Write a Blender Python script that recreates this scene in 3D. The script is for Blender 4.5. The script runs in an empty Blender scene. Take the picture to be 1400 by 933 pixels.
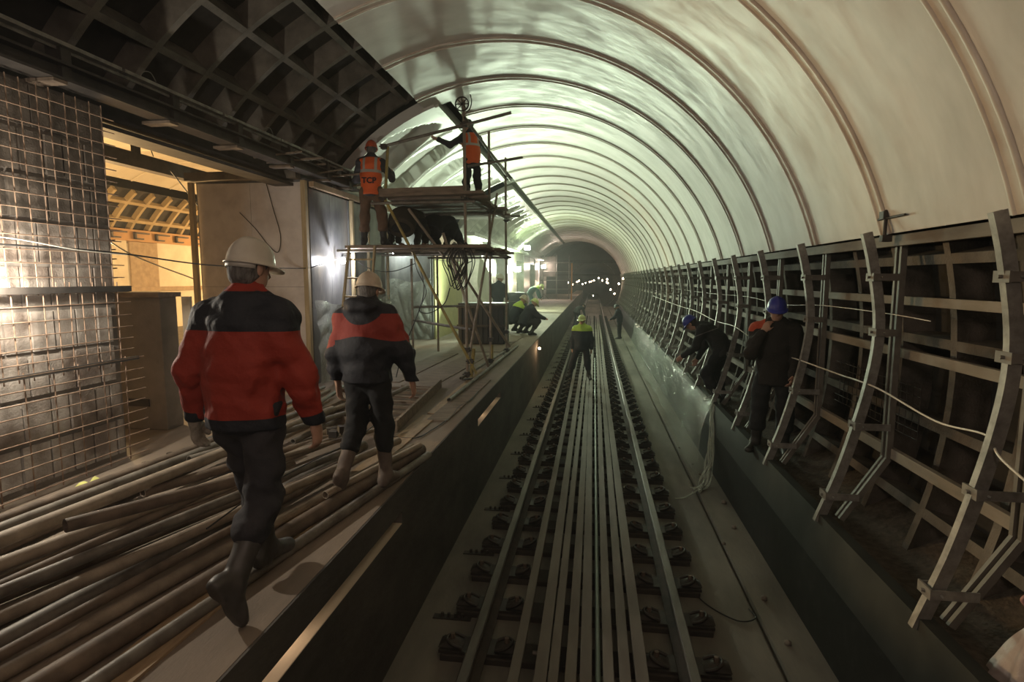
import bpy, math, random
import numpy as np
from mathutils import Vector, Matrix
random.seed(7)
np.random.seed(7)
PI = math.pi
SC = bpy.context.scene
COL = SC.collection
R_ = math.radians

# ------------------------------------------------------------------ camera
F_PX = 780.0
CAM = np.array([0.06, 0.0, 2.75])
_vx, _vy = (812 - 700) / F_PX, (466.5 - 381) / F_PX
_Y = np.array([_vx, _vy, 1.0]); _Y /= np.linalg.norm(_Y)
_Z = np.array([0.0, _Y[2], -_Y[1]]); _Z /= np.linalg.norm(_Z)
_X = np.cross(_Z, _Y)
cam_d = bpy.data.cameras.new('camera'); cam = bpy.data.objects.new('camera', cam_d); COL.objects.link(cam)
cam_d.sensor_width = 36.0; cam_d.lens = F_PX / 1400 * 36.0; cam_d.clip_start = 0.05; cam_d.clip_end = 400
right = Vector((_X[0], _Y[0], _Z[0])); up = Vector((_X[1], _Y[1], _Z[1])); fwd = Vector((_X[2], _Y[2], _Z[2]))
m = Matrix((right, up, -fwd)).transposed().to_4x4(); m.translation = Vector(CAM)
cam.matrix_world = m
SC.camera = cam

# ------------------------------------------------------------------ materials
def mat(name, col, rough=0.8, metal=0.0, col2=None, nscale=6.0, bump=0.0, bscale=60.0, stretch=None, spec=0.5, lo=0.35, hi=0.65, coat=0.0):
    m = bpy.data.materials.new(name); m.use_nodes = True
    nt = m.node_tree; b = nt.nodes['Principled BSDF']
    b.inputs['Base Color'].default_value = (*col, 1); b.inputs['Roughness'].default_value = rough
    b.inputs['Metallic'].default_value = metal
    b.inputs['Specular IOR Level'].default_value = spec
    b.inputs['Coat Weight'].default_value = coat
    tc = nt.nodes.new('ShaderNodeTexCoord'); mp = nt.nodes.new('ShaderNodeMapping')
    nt.links.new(tc.outputs['Object'], mp.inputs['Vector'])
    if stretch: mp.inputs['Scale'].default_value = stretch
    if col2 is not None:
        n = nt.nodes.new('ShaderNodeTexNoise'); n.inputs['Scale'].default_value = nscale; n.inputs['Detail'].default_value = 6
        n.inputs['Roughness'].default_value = 0.6
        nt.links.new(mp.outputs['Vector'], n.inputs['Vector'])
        r = nt.nodes.new('ShaderNodeMapRange'); r.inputs['From Min'].default_value = lo; r.inputs['From Max'].default_value = hi
        nt.links.new(n.outputs['Fac'], r.inputs['Value'])
        mx = nt.nodes.new('ShaderNodeMix'); mx.data_type = 'RGBA'
        mx.inputs['A'].default_value = (*col, 1); mx.inputs['B'].default_value = (*col2, 1)
        nt.links.new(r.outputs['Result'], mx.inputs['Factor'])
        nt.links.new(mx.outputs['Result'], b.inputs['Base Color'])
    if bump > 0:
        n2 = nt.nodes.new('ShaderNodeTexNoise'); n2.inputs['Scale'].default_value = bscale; n2.inputs['Detail'].default_value = 5
        nt.links.new(mp.outputs['Vector'], n2.inputs['Vector'])
        bp = nt.nodes.new('ShaderNodeBump'); bp.inputs['Strength'].default_value = bump; bp.inputs['Distance'].default_value = 0.02
        nt.links.new(n2.outputs['Fac'], bp.inputs['Height']); nt.links.new(bp.outputs['Normal'], b.inputs['Normal'])
    return m

def mat_tone(name, cA, cB, cC=None, rough=0.8, bump=0.3):
    """cloth in two or three colours: 'tone' < 0 cA, 0..1 cB, > 1 cC"""
    m = mat(name, cA, rough, bump=bump, bscale=35)
    nt = m.node_tree; b = nt.nodes['Principled BSDF']
    at = nt.nodes.new('ShaderNodeAttribute'); at.attribute_name = 'tone'
    gt = nt.nodes.new('ShaderNodeMath'); gt.operation = 'GREATER_THAN'; gt.inputs[1].default_value = 0.0
    nt.links.new(at.outputs['Fac'], gt.inputs[0])
    mx = nt.nodes.new('ShaderNodeMix'); mx.data_type = 'RGBA'
    mx.inputs['A'].default_value = (*cA, 1); mx.inputs['B'].default_value = (*cB, 1)
    nt.links.new(gt.outputs[0], mx.inputs['Factor'])
    out = mx
    if cC:
        g2 = nt.nodes.new('ShaderNodeMath'); g2.operation = 'GREATER_THAN'; g2.inputs[1].default_value = 1.0
        nt.links.new(at.outputs['Fac'], g2.inputs[0])
        m2 = nt.nodes.new('ShaderNodeMix'); m2.data_type = 'RGBA'
        nt.links.new(mx.outputs['Result'], m2.inputs['A']); m2.inputs['B'].default_value = (*cC, 1)
        nt.links.new(g2.outputs[0], m2.inputs['Factor']); out = m2
    nt.links.new(out.outputs['Result'], b.inputs['Base Color'])
    return m

def mat_emit(name, col, strength):
    m = bpy.data.materials.new(name); m.use_nodes = True
    b = m.node_tree.nodes['Principled BSDF']
    b.inputs['Base Color'].default_value = (0.8, 0.8, 0.8, 1)
    b.inputs['Emission Color'].default_value = (*col, 1); b.inputs['Emission Strength'].default_value = strength
    return m

def mat_film(name, tint, alpha, rough=0.12, ns=9.0, dist=1.5, st=0.6):
    """clear polythene film: part see-through, part glossy milky skin"""
    m = bpy.data.materials.new(name); m.use_nodes = True
    nt = m.node_tree; b = nt.nodes['Principled BSDF']
    b.inputs['Base Color'].default_value = (*tint, 1); b.inputs['Roughness'].default_value = rough
    b.inputs['Alpha'].default_value = alpha; b.inputs['Specular IOR Level'].default_value = 0.9
    tc = nt.nodes.new('ShaderNodeTexCoord')
    n2 = nt.nodes.new('ShaderNodeTexNoise'); n2.inputs['Scale'].default_value = ns; n2.inputs['Detail'].default_value = 4
    n2.inputs['Distortion'].default_value = dist
    nt.links.new(tc.outputs['Object'], n2.inputs['Vector'])
    bp = nt.nodes.new('ShaderNodeBump'); bp.inputs['Strength'].default_value = st; bp.inputs['Distance'].default_value = 0.05
    nt.links.new(n2.outputs['Fac'], bp.inputs['Height']); nt.links.new(bp.outputs['Normal'], b.inputs['Normal'])
    return m

M = {}
M['vault'] = mat('vault_panel_white', (0.68, 0.655, 0.61), 0.36, col2=(0.50, 0.475, 0.43), nscale=1.3, stretch=(1, 2.2, 1), lo=0.3, hi=0.72, spec=0.5, bump=0.05, bscale=5)
def add_streaks(m):
    nt = m.node_tree; b = nt.nodes['Principled BSDF']; tc = nt.nodes['Texture Coordinate']
    mp = nt.nodes.new('ShaderNodeMapping'); mp.inputs['Scale'].default_value = (.7, 1.6, .7); nt.links.new(tc.outputs['Object'], mp.inputs['Vector'])
    n = nt.nodes.new('ShaderNodeTexNoise'); n.inputs['Scale'].default_value = 2.4; n.inputs['Detail'].default_value = 9; n.inputs['Roughness'].default_value = .68; n.inputs['Distortion'].default_value = .3
    nt.links.new(mp.outputs['Vector'], n.inputs['Vector'])
    r = nt.nodes.new('ShaderNodeMapRange'); r.inputs['From Min'].default_value = .35; r.inputs['From Max'].default_value = .66; r.inputs['To Min'].default_value = .34; r.inputs['To Max'].default_value = .58
    nt.links.new(n.outputs['Fac'], r.inputs['Value']); nt.links.new(r.outputs['Result'], b.inputs['Roughness'])
add_streaks(M['vault'])
M['rib'] = mat('vault_rib', (0.60, 0.55, 0.48), 0.5, col2=(0.42, 0.34, 0.27), nscale=2)
M['lunette'] = mat('side_panel_white', (0.72, 0.72, 0.68), 0.4, col2=(0.6, 0.6, 0.55), nscale=1.5)
M['iron'] = mat('cast_iron_lining', (0.17, 0.15, 0.125), 0.8, 0.0, col2=(0.085, 0.075, 0.06), nscale=3, bump=0.2)
M['iron_back'] = mat('shaded_lining_skin', (0.045, 0.039, 0.032), 0.9, col2=(0.02, 0.018, 0.015), nscale=3)  # shade of the recesses put into the colour, darker than the flanges
M['iron_r'] = mat('cast_iron_lining_dusty', (0.16, 0.135, 0.11), 0.85, 0.0, col2=(0.06, 0.052, 0.043), nscale=3, bump=0.3)
M['concrete'] = mat('concrete', (0.19, 0.165, 0.135), 0.85, col2=(0.11, 0.098, 0.082), nscale=2.5, bump=0.2, bscale=30)
M['concrete_d'] = mat('concrete_dark', (0.10, 0.09, 0.078), 0.8, col2=(0.055, 0.05, 0.045), nscale=3.0, bump=0.25, bscale=25, stretch=(1, .4, 1))
M['track_floor'] = mat('track_bed_concrete', (0.20, 0.185, 0.15), 0.8, col2=(0.11, 0.10, 0.083), nscale=1.6, bump=0.2, bscale=30, stretch=(1, .35, 1))
M['platform'] = mat('platform_slab', (0.27, 0.215, 0.165), 0.85, col2=(0.19, 0.15, 0.115), nscale=2.2, bump=0.15, stretch=(1.5, .4, 1))
M['black_marble'] = mat('black_marble', (0.012, 0.012, 0.011), 0.5, col2=(0.03, 0.03, 0.027), nscale=8, lo=.5, hi=.8, spec=.3)
M['dark_marble'] = mat('dark_green_marble', (0.032, 0.034, 0.030), 0.55, col2=(0.02, 0.021, 0.019), nscale=4, spec=.3)
M['marble'] = mat('pale_marble', (0.64, 0.60, 0.58), 0.25, col2=(0.50, 0.46, 0.45), nscale=3.5, lo=.4, hi=.7)
M['marble_grey'] = mat('grey_marble', (0.25, 0.25, 0.25), 0.18, col2=(0.12, 0.12, 0.13), nscale=3, stretch=(1, 1, .35))
M['plaster'] = mat('grey_plaster', (0.24, 0.21, 0.185), 0.9, col2=(0.17, 0.15, 0.13), nscale=3, bump=0.15)
M['cream'] = mat('cream_plaster', (0.72, 0.64, 0.50), 0.8, col2=(0.62, 0.54, 0.41), nscale=2)
M['steel'] = mat('galvanised_steel', (0.38, 0.37, 0.34), 0.5, 0.5, col2=(0.2, 0.19, 0.175), nscale=9)
M['steel_paint'] = mat('grey_painted_steel', (0.20, 0.185, 0.16), 0.6, 0.1, col2=(0.13, 0.115, 0.095), nscale=5)
M['steel_dark'] = mat('dark_steel', (0.07, 0.06, 0.052), 0.6, 0.3, col2=(0.035, 0.03, 0.027), nscale=5)
M['beam'] = mat('dusty_beam', (0.22, 0.19, 0.155), 0.75, 0.0, col2=(0.09, 0.075, 0.06), nscale=3, stretch=(1, .3, 1))
M['rebar'] = mat('rusty_rebar', (0.34, 0.24, 0.17), 0.7, 0.3, col2=(0.2, 0.13, 0.09), nscale=12)
M['tube'] = mat('scaffold_tube_dusty', (0.36, 0.295, 0.225), 0.6, 0.1, col2=(0.20, 0.16, 0.12), nscale=5, bump=0.1)
M['tube2'] = mat('scaffold_tube_grey', (0.24, 0.22, 0.185), 0.55, 0.2, col2=(0.12, 0.10, 0.082), nscale=6)
M['tube3'] = mat('scaffold_tube_brown', (0.20, 0.15, 0.11), 0.65, 0.1, col2=(0.10, 0.075, 0.055), nscale=6)
M['yellow_tube'] = mat('yellow_painted_tube', (0.42, 0.32, 0.08), 0.5, 0.1, col2=(0.22, 0.18, 0.08), nscale=6)
M['orange_paint'] = mat('orange_paint', (0.55, 0.22, 0.05), 0.5)
M['wood'] = mat('planed_wood', (0.42, 0.30, 0.18), 0.75, col2=(0.29, 0.20, 0.12), nscale=5, stretch=(6, 1, 1), bump=0.1)
M['wood_v'] = mat('upright_timber', (0.50, 0.40, 0.24), 0.7, col2=(0.36, 0.28, 0.16), nscale=5, stretch=(6, 6, .6))
M['wood_old'] = mat('weathered_plank', (0.26, 0.20, 0.15), 0.85, col2=(0.15, 0.115, 0.085), nscale=4, stretch=(1, 5, 5), bump=0.2)
M['rail'] = mat('rail_steel', (0.16, 0.15, 0.135), 0.5, 0.35, col2=(0.10, 0.085, 0.07), nscale=8, stretch=(1, .2, 1))
M['rail_web'] = mat('rusty_rail_web', (0.06, 0.045, 0.035), 0.85, col2=(0.035, 0.027, 0.022), nscale=8)
M['bar'] = mat('flat_bar', (0.20, 0.18, 0.15), 0.65, 0.1, col2=(0.13, 0.11, 0.09), nscale=4, stretch=(1, .2, 1))
M['rubber'] = mat('black_rubber', (0.02, 0.02, 0.02), 0.5)
M['cable'] = mat('black_cable', (0.02, 0.02, 0.02), 0.5)
M['white_cable'] = mat('white_cable', (0.72, 0.70, 0.62), 0.4)
M['film_drape'] = mat_film('crinkled_polythene', (0.62, 0.66, 0.6), 0.5, .18, 7.0, 4.0, 1.0)
M['side_rail'] = mat('dusty_side_rail', (0.30, 0.26, 0.21), 0.75, col2=(0.17, 0.145, 0.115), nscale=4, stretch=(1, .3, 1))
M['film'] = mat_film('polythene_film', (0.55, 0.6, 0.52), 0.30)
M['skin'] = mat('skin', (0.46, 0.27, 0.19), 0.6, bump=0.1, bscale=80)
M['hair'] = mat('grey_hair', (0.17, 0.16, 0.15), 0.8, col2=(0.08, 0.075, 0.07), nscale=60, bump=.6, bscale=120, stretch=(1, 1, .25))
M['hair_d'] = mat('dark_hair', (0.03, 0.025, 0.02), 0.8)
M['helmet_w'] = mat('white_helmet', (0.62, 0.58, 0.50), 0.33, col2=(0.5, 0.46, 0.38), nscale=6)
M['helmet_t'] = mat('cream_helmet', (0.58, 0.50, 0.40), 0.45, col2=(0.45, 0.37, 0.28), nscale=8)
M['helmet_o'] = mat('orange_helmet', (0.62, 0.10, 0.03), 0.4)
M['helmet_b'] = mat('blue_helmet', (0.03, 0.035, 0.28), 0.4)
M['helmet_k'] = mat('dark_helmet', (0.03, 0.03, 0.03), 0.4)
M['helmet_y'] = mat('yellow_helmet', (0.55, 0.60, 0.25), 0.4)
M['jeans'] = mat('dark_jeans', (0.022, 0.022, 0.027), 0.9, col2=(0.04, 0.038, 0.042), nscale=7, bump=.3, bscale=20)
M['trousers_k'] = mat('black_trousers', (0.016, 0.016, 0.018), 0.9, bump=.3, bscale=20)
M['trousers_b'] = mat('brown_trousers', (0.17, 0.10, 0.06), 0.9, col2=(0.11, 0.065, 0.04), nscale=6, bump=.3, bscale=20)
M['boot_grey'] = mat('grey_rubber_boot', (0.075, 0.07, 0.065), 0.5, col2=(0.05, 0.045, 0.04), nscale=8)
M['boot_tan'] = mat('muddy_boot', (0.17, 0.135, 0.11), 0.75, col2=(0.11, 0.085, 0.07), nscale=8)
M['boot_k'] = mat('black_boot', (0.02, 0.018, 0.016), 0.6)
M['glove'] = mat('dirty_work_glove', (0.40, 0.36, 0.30), 0.95, col2=(0.20, 0.17, 0.13), nscale=18, bump=.4, bscale=60)
M['navy'] = mat('navy_cloth', (0.012, 0.014, 0.022), 0.85, bump=.3, bscale=25)
M['bag'] = mat('pale_plastic_bag', (0.42, 0.38, 0.36), 0.5, col2=(0.32, 0.25, 0.23), nscale=6, bump=.5, bscale=12)
M['bulb'] = mat_emit('lit_bulb', (1.0, 0.93, 0.80), 60)
M['bulb_w'] = mat_emit('lit_bulb_warm', (1.0, 0.72, 0.45), 30)
M['flood'] = mat_emit('lit_floodlight', (0.86, 1.0, 0.84), 90)
M['black_box'] = mat('black_case', (0.015, 0.015, 0.015), 0.45)
M['yellow_board'] = mat('yellow_board', (0.55, 0.52, 0.25), 0.8, col2=(0.46, 0.44, 0.22), nscale=3)
M['pink_board'] = mat('pink_board', (0.50, 0.36, 0.29), 0.8)
M['cloth_white'] = mat('white_sheet', (0.62, 0.62, 0.52), 0.8)
M['reflect'] = mat('grey_reflective_tape', (0.42, 0.40, 0.36), 0.4)
M['ink'] = mat('black_print', (0.02, 0.01, 0.02), 0.8)
M['purple'] = mat('purple_cloth', (0.03, 0.03, 0.035), 0.8)
M['dirt'] = mat('dirt_debris', (0.10, 0.08, 0.06), 0.95, col2=(0.05, 0.04, 0.03), nscale=20, bump=.6, bscale=40)

# ------------------------------------------------------------------ mesh builder
class MB:
    def __init__(s): s.v = []; s.f = []; s.sm = []
    def add(s, vs, fs, smooth=False):
        o = len(s.v); s.v += [tuple(map(float, v)) for v in vs]
        s.f += [tuple(i + o for i in f) for f in fs]; s.sm += [smooth] * len(fs); return s
    def box(s, c, d, rz=0.0, mtx=None):
        x, y, z = [k / 2 for k in d]
        vs = [Vector((a * x, b * y, e * z)) for a in (-1, 1) for b in (-1, 1) for e in (-1, 1)]
        r = Matrix.Rotation(rz, 3, 'Z') if mtx is None else mtx
        vs = [r @ v + Vector(c) for v in vs]
        return s.add(vs, [(0, 1, 3, 2), (4, 6, 7, 5), (0, 4, 5, 1), (2, 3, 7, 6), (0, 2, 6, 4), (1, 5, 7, 3)])
    def lohi(s, lo, hi):
        return s.box([(a + b) / 2 for a, b in zip(lo, hi)], [abs(b - a) for a, b in zip(lo, hi)])
    def bar(s, a, b, w, h, up=(0, 0, 1)):
        """rectangular bar from a to b; w across, h along 'up'"""
        a, b = Vector(a), Vector(b); d = (b - a); L = d.length; d.normalize(); u = Vector(up)
        if abs(d.dot(u)) > .98: u = Vector((1, 0, 0))
        sd = d.cross(u).normalized(); u = sd.cross(d).normalized()
        mt = Matrix((sd, d, u)).transposed()
        return s.box((a + b) / 2, (w, L, h), mtx=mt)
    def tube(s, pts, r, n=10, hollow=0.0, caps=True):
        pts = [Vector(p) for p in pts]; k = len(pts); rs = r if isinstance(r, (list, tuple)) else [r] * k
        rings = []; pu = None
        for i, p in enumerate(pts):
            d = (pts[min(i + 1, k - 1)] - pts[max(i - 1, 0)]).normalized()
            if pu is None:
                pu = Vector((0, 0, 1)) if abs(d.z) < .95 else Vector((1, 0, 0))
            sd = d.cross(pu).normalized(); pu = sd.cross(d).normalized()
            rings.append([p + (sd * math.cos(2 * PI * j / n) + pu * math.sin(2 * PI * j / n)) * rs[i] for j in range(n)])
        vs = [v for rg in rings for v in rg]
        fs = [(i * n + j, i * n + (j + 1) % n, (i + 1) * n + (j + 1) % n, (i + 1) * n + j) for i in range(k - 1) for j in range(n)]
        s.add(vs, fs, True)
        if hollow > 0:
            for e, sg in ((0, 1), (k - 1, -1)):
                d = (pts[1] - pts[0]).normalized() if e == 0 else (pts[-1] - pts[-2]).normalized()
                out = rings[e]; inn = [pts[e] + (v - pts[e]) * (1 - hollow) for v in out]; dp = [v + d * sg * rs[e] * 2.5 for v in inn]
                f = [(j, (j + 1) % n, n + (j + 1) % n, n + j) for j in range(n)] + [(n + j, n + (j + 1) % n, 2 * n + (j + 1) % n, 2 * n + j) for j in range(n)] + [tuple(2 * n + j for j in range(n))]
                if e == 0: f = [tuple(reversed(q)) for q in f]
                s.add(out + inn + dp, [tuple(reversed(q)) for q in f])
        elif caps:
            s.add(rings[0], [tuple(range(n))]); s.add(rings[-1], [tuple(reversed(range(n)))])
        return s
    def prism(s, prof, y0, y1, axis='Y', close=True):
        """extrude a profile given in the (x, z) plane along Y (or (y,z) along X)"""
        k = len(prof)
        if axis == 'Y': vs = [(p[0], y0, p[1]) for p in prof] + [(p[0], y1, p[1]) for p in prof]
        else: vs = [(y0, p[0], p[1]) for p in prof] + [(y1, p[0], p[1]) for p in prof]
        fs = [(i, (i + 1) % k, k + (i + 1) % k, k + i) for i in range(k if close else k - 1)]
        if close: fs += [tuple(reversed(range(k))), tuple(range(k, 2 * k))]
        return s.add(vs, fs)
    def lathe(s, prof, n=24, c=(0, 0, 0), axis=None, smooth=True, mtx=None):
        vs = []
        for r, z in prof:
            for j in range(n):
                a = 2 * PI * j / n; vs.append(Vector((r * math.cos(a), r * math.sin(a), z)))
        if mtx is not None: vs = [mtx @ v for v in vs]
        vs = [v + Vector(c) for v in vs]
        k = len(prof)
        fs = [(i * n + j, i * n + (j + 1) % n, (i + 1) * n + (j + 1) % n, (i + 1) * n + j) for i in range(k - 1) for j in range(n)]
        return s.add(vs, fs, smooth)
    def grid(s, fn, nu, nv, smooth=True):
        vs = [fn(i / nu, j / nv) for i in range(nu + 1) for j in range(nv + 1)]; w = nv + 1
        return s.add(vs, [(i * w + j, (i + 1) * w + j, (i + 1) * w + j + 1, i * w + j + 1) for i in range(nu) for j in range(nv)], smooth)
    def build(s, name, material, parent=None, loc=None, bevel=0.0, solid=0.0):
        me = bpy.data.meshes.new(name); vs = s.v
        if loc is not None: vs = [(v[0] - loc[0], v[1] - loc[1], v[2] - loc[2]) for v in vs]
        me.from_pydata(vs, [], s.f); me.validate()
        if len(me.polygons) == len(s.sm): me.polygons.foreach_set('use_smooth', s.sm)
        me.update()
        o = bpy.data.objects.new(name, me); COL.objects.link(o); me.materials.append(M[material] if isinstance(material, str) else material)
        if loc is not None: o.location = loc
        if parent is not None: o.parent = parent
        if solid: md = o.modifiers.new('thick', 'SOLIDIFY'); md.thickness = solid; md.offset = 0
        if bevel: md = o.modifiers.new('bevel', 'BEVEL'); md.width = bevel; md.segments = 2; md.limit_method = 'ANGLE'
        return o

def tag(o, label=None, cat=None, group=None, kind=None):
    if label: o['label'] = label
    if cat: o['category'] = cat
    if group: o['group'] = group
    if kind: o['kind'] = kind
    return o
def empty(name, loc=(0, 0, 0), label=None, cat=None, group=None):
    o = bpy.data.objects.new(name, None); COL.objects.link(o); o.location = loc; o.empty_display_size = .1
    return tag(o, label, cat, group)
def part(mb, name, material, root, **k):
    """a part built in world coordinates, parented to an unrotated root"""
    return mb.build(name, material, parent=root, loc=None, **k) if tuple(root.location) == (0, 0, 0) else _part(mb, name, material, root, **k)
def _part(mb, name, material, root, **k):
    L = root.location; mb.v = [(v[0] - L[0], v[1] - L[1], v[2] - L[2]) for v in mb.v]
    return mb.build(name, material, parent=root, **k)
def copy_obj(o, parent=None):
    c = o.copy(); COL.objects.link(c)
    if parent is not None: c.parent = parent
    return c
def copy_tree(o, parent=None):
    c = copy_obj(o, parent)
    for ch in [x for x in CH.get(o.name, [])]: copy_tree_reg(ch, c)
    return c
CH = {}
def reg(root):
    """remember the children of a thing made so far"""
    for x in bpy.data.objects:
        if x.parent is not None: CH.setdefault(x.parent.name, [])
    CH[root.name] = [x for x in bpy.data.objects if x.parent == root]
    for x in CH[root.name]: reg(x)
def copy_tree_reg(o, parent):
    c = copy_obj(o, parent)
    for ch in CH.get(o.name, []): copy_tree_reg(ch, c)
    return c
def struct(o): o['kind'] = 'structure'; return o
# ------------------------------------------------------------------ people: signed-distance figures meshed with surface nets
def V3(*a): return np.array(a, dtype=np.float32)
def nrm(v): v = np.asarray(v, np.float32); return v / np.linalg.norm(v)
class Field:
    def __init__(s, lo, hi, res):
        s.res = res; s.lo = np.array(lo, np.float32)
        s.n = np.ceil((np.array(hi) - s.lo) / res).astype(int) + 1
        s.V = np.full(s.n, 9.0, np.float32)
        s.ax = [s.lo[i] + res * np.arange(s.n[i], dtype=np.float32) for i in range(3)]
    def sub(s, lo, hi):
        a = np.clip(np.floor((np.array(lo) - s.lo) / s.res).astype(int), 0, s.n); b = np.clip(np.ceil((np.array(hi) - s.lo) / s.res).astype(int) + 1, 0, s.n)
        return tuple(slice(int(a[i]), int(b[i])) for i in range(3))
    def pts(s, sl):
        return np.stack(np.meshgrid(*[s.ax[i][sl[i]] for i in range(3)], indexing='ij'), -1)
    def cone(s, a, b, ra, rb, k=0.02, flat=None, sub=False):
        a = np.asarray(a, np.float32); b = np.asarray(b, np.float32); mg = max(ra, rb) + k + 2.5 * s.res
        sl = s.sub(np.minimum(a, b) - mg, np.maximum(a, b) + mg); P = s.pts(sl)
        if P.size == 0: return s
        q = P - a; ab = b - a
        if flat is not None:
            mx, sc = nrm(flat[0]), flat[1]
            q = q + (q @ mx)[..., None] * mx * (1 / sc - 1); ab = ab + (ab @ mx) * mx * (1 / sc - 1)
        L2 = float(ab @ ab) + 1e-9; t = np.clip((q @ ab) / L2, 0, 1)
        d = np.linalg.norm(q - t[..., None] * ab, axis=-1) - (ra + (rb - ra) * t)
        if flat is not None: d = d * (0.5 + 0.5 * sc)
        v = s.V[sl]
        if sub:
            h = np.clip(.5 - .5 * (v + d) / k, 0, 1); s.V[sl] = v * (1 - h) + (-d) * h + k * h * (1 - h)
        else:
            h = np.clip(.5 + .5 * (v - d) / k, 0, 1); s.V[sl] = v * (1 - h) + d * h - k * h * (1 - h)
        return s
    def ell(s, c, fr, rad, k=0.02, sub=False):
        c = np.asarray(c, np.float32); mg = max(rad) + k + 2.5 * s.res; sl = s.sub(c - mg, c + mg); P = s.pts(sl) - c
        if P.size == 0: return s
        q = np.stack([P @ np.asarray(fr[i], np.float32) / rad[i] for i in range(3)], -1); l = np.linalg.norm(q, axis=-1)
        d = (l - 1) * min(rad) if True else l
        v = s.V[sl]
        if sub: h = np.clip(.5 - .5 * (v + d) / k, 0, 1); s.V[sl] = v * (1 - h) + (-d) * h + k * h * (1 - h)
        else: h = np.clip(.5 + .5 * (v - d) / k, 0, 1); s.V[sl] = v * (1 - h) + d * h - k * h * (1 - h)
        return s
    def cut(s, p, n, k=0):
        n = nrm(n); P = s.pts((slice(None),) * 3); s.V = np.maximum(s.V, (P - np.asarray(p, np.float32)) @ n); return s
    def wrinkle(s, amp, freq, seed=0, cs=(1, 1, .55)):
        rng = np.random.RandomState(seed); near = np.abs(s.V) < .06; P = s.pts((slice(None),) * 3)[near]; d = np.zeros(len(P), np.float32)
        for i in range(9):
            w = rng.normal(size=3) * np.array(cs[::-1]) * freq * (0.6 + 1.2 * rng.rand()); ph = rng.rand() * 6
            w2 = rng.normal(size=3) * freq * .5
            d += np.sin(P @ w + ph + 1.8 * np.sin(P @ w2 + i)) * (0.5 + .5 * rng.rand())
        s.V[near] += amp * d / 2.2; return s
    def mesh(s):
        V = s.V; V[0] = V[-1] = 1; V[:, 0] = V[:, -1] = 1; V[:, :, 0] = V[:, :, -1] = 1
        ins = V < 0; n = np.array(V.shape) - 1
        c = np.zeros(n, np.int32)
        for dx in (0, 1):
            for dy in (0, 1):
                for dz in (0, 1): c += ins[dx:dx + n[0], dy:dy + n[1], dz:dz + n[2]]
        cells = np.argwhere((c > 0) & (c < 8)); idx = -np.ones(n, np.int64); idx[tuple(cells.T)] = np.arange(len(cells))
        acc = np.zeros((len(cells), 3), np.float32); cnt = np.zeros(len(cells), np.float32)
        cor = [(a, b, d) for a in (0, 1) for b in (0, 1) for d in (0, 1)]
        for a in cor:
            for ax in range(3):
                if a[ax] == 1: continue
                b = list(a); b[ax] = 1
                va = V[cells[:, 0] + a[0], cells[:, 1] + a[1], cells[:, 2] + a[2]]; vb = V[cells[:, 0] + b[0], cells[:, 1] + b[1], cells[:, 2] + b[2]]
                m_ = (va < 0) != (vb < 0); t = np.where(m_, va / np.where(m_, va - vb, 1), 0)
                p = np.tile(np.array(a, np.float32), (len(cells), 1)); p[:, ax] += t
                acc[m_] += p[m_]; cnt[m_] += 1
        vs = (cells + acc / cnt[:, None]) * s.res + s.lo
        fs = []
        for ax in range(3):
            b1, b2 = (ax + 1) % 3, (ax + 2) % 3
            sl0 = [slice(None)] * 3; sl1 = [slice(None)] * 3; sl0[ax] = slice(0, -1); sl1[ax] = slice(1, None)
            A = ins[tuple(sl0)]; B = ins[tuple(sl1)]; e = np.argwhere(A != B)
            e = e[(e[:, b1] > 0) & (e[:, b2] > 0) & (e[:, b1] < n[b1]) & (e[:, b2] < n[b2])]
            fl = A[tuple(e.T)]
            o1 = np.zeros(3, int); o1[b1] = 1; o2 = np.zeros(3, int); o2[b2] = 1
            q = np.stack([idx[tuple((e - o1 - o2).T)], idx[tuple((e - o2).T)], idx[tuple(e.T)], idx[tuple((e - o1).T)]], 1)
            q[~fl] = q[~fl][:, ::-1]; fs.append(q)
        fs = np.concatenate(fs)
        return vs, fs

def sdf_obj(fd, name, material, parent=None, tone=None, res_smooth=1):
    vs, fs = fd.mesh()
    # light smoothing of the net
    nv = len(vs)
    if nv == 0: return None
    for _ in range(res_smooth):
        acc = np.zeros_like(vs); cnt = np.zeros(nv, np.float32)
        for i in range(4):
            a, b = fs[:, i], fs[:, (i + 1) % 4]
            for k in range(3): acc[:, k] += np.bincount(a, vs[b, k], nv) + np.bincount(b, vs[a, k], nv)
            cnt += np.bincount(a, minlength=nv) + np.bincount(b, minlength=nv)
        vs = .4 * vs + .6 * acc / np.maximum(cnt, 1)[:, None]
    me = bpy.data.meshes.new(name)
    me.vertices.add(nv); me.vertices.foreach_set('co', vs.astype(np.float32).ravel())
    me.loops.add(len(fs) * 4); me.loops.foreach_set('vertex_index', fs.astype(np.int32).ravel())
    me.polygons.add(len(fs)); me.polygons.foreach_set('loop_start', np.arange(0, len(fs) * 4, 4, dtype=np.int32))
    me.polygons.foreach_set('use_smooth', np.ones(len(fs), bool))
    me.update(calc_edges=True); me.validate()
    if tone is not None:
        at = me.attributes.new('tone', 'FLOAT', 'POINT'); at.data.foreach_set('value', tone(vs).astype(np.float32))
    o = bpy.data.objects.new(name, me); COL.objects.link(o); me.materials.append(M[material])
    if parent is not None: o.parent = parent
    return o

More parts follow.
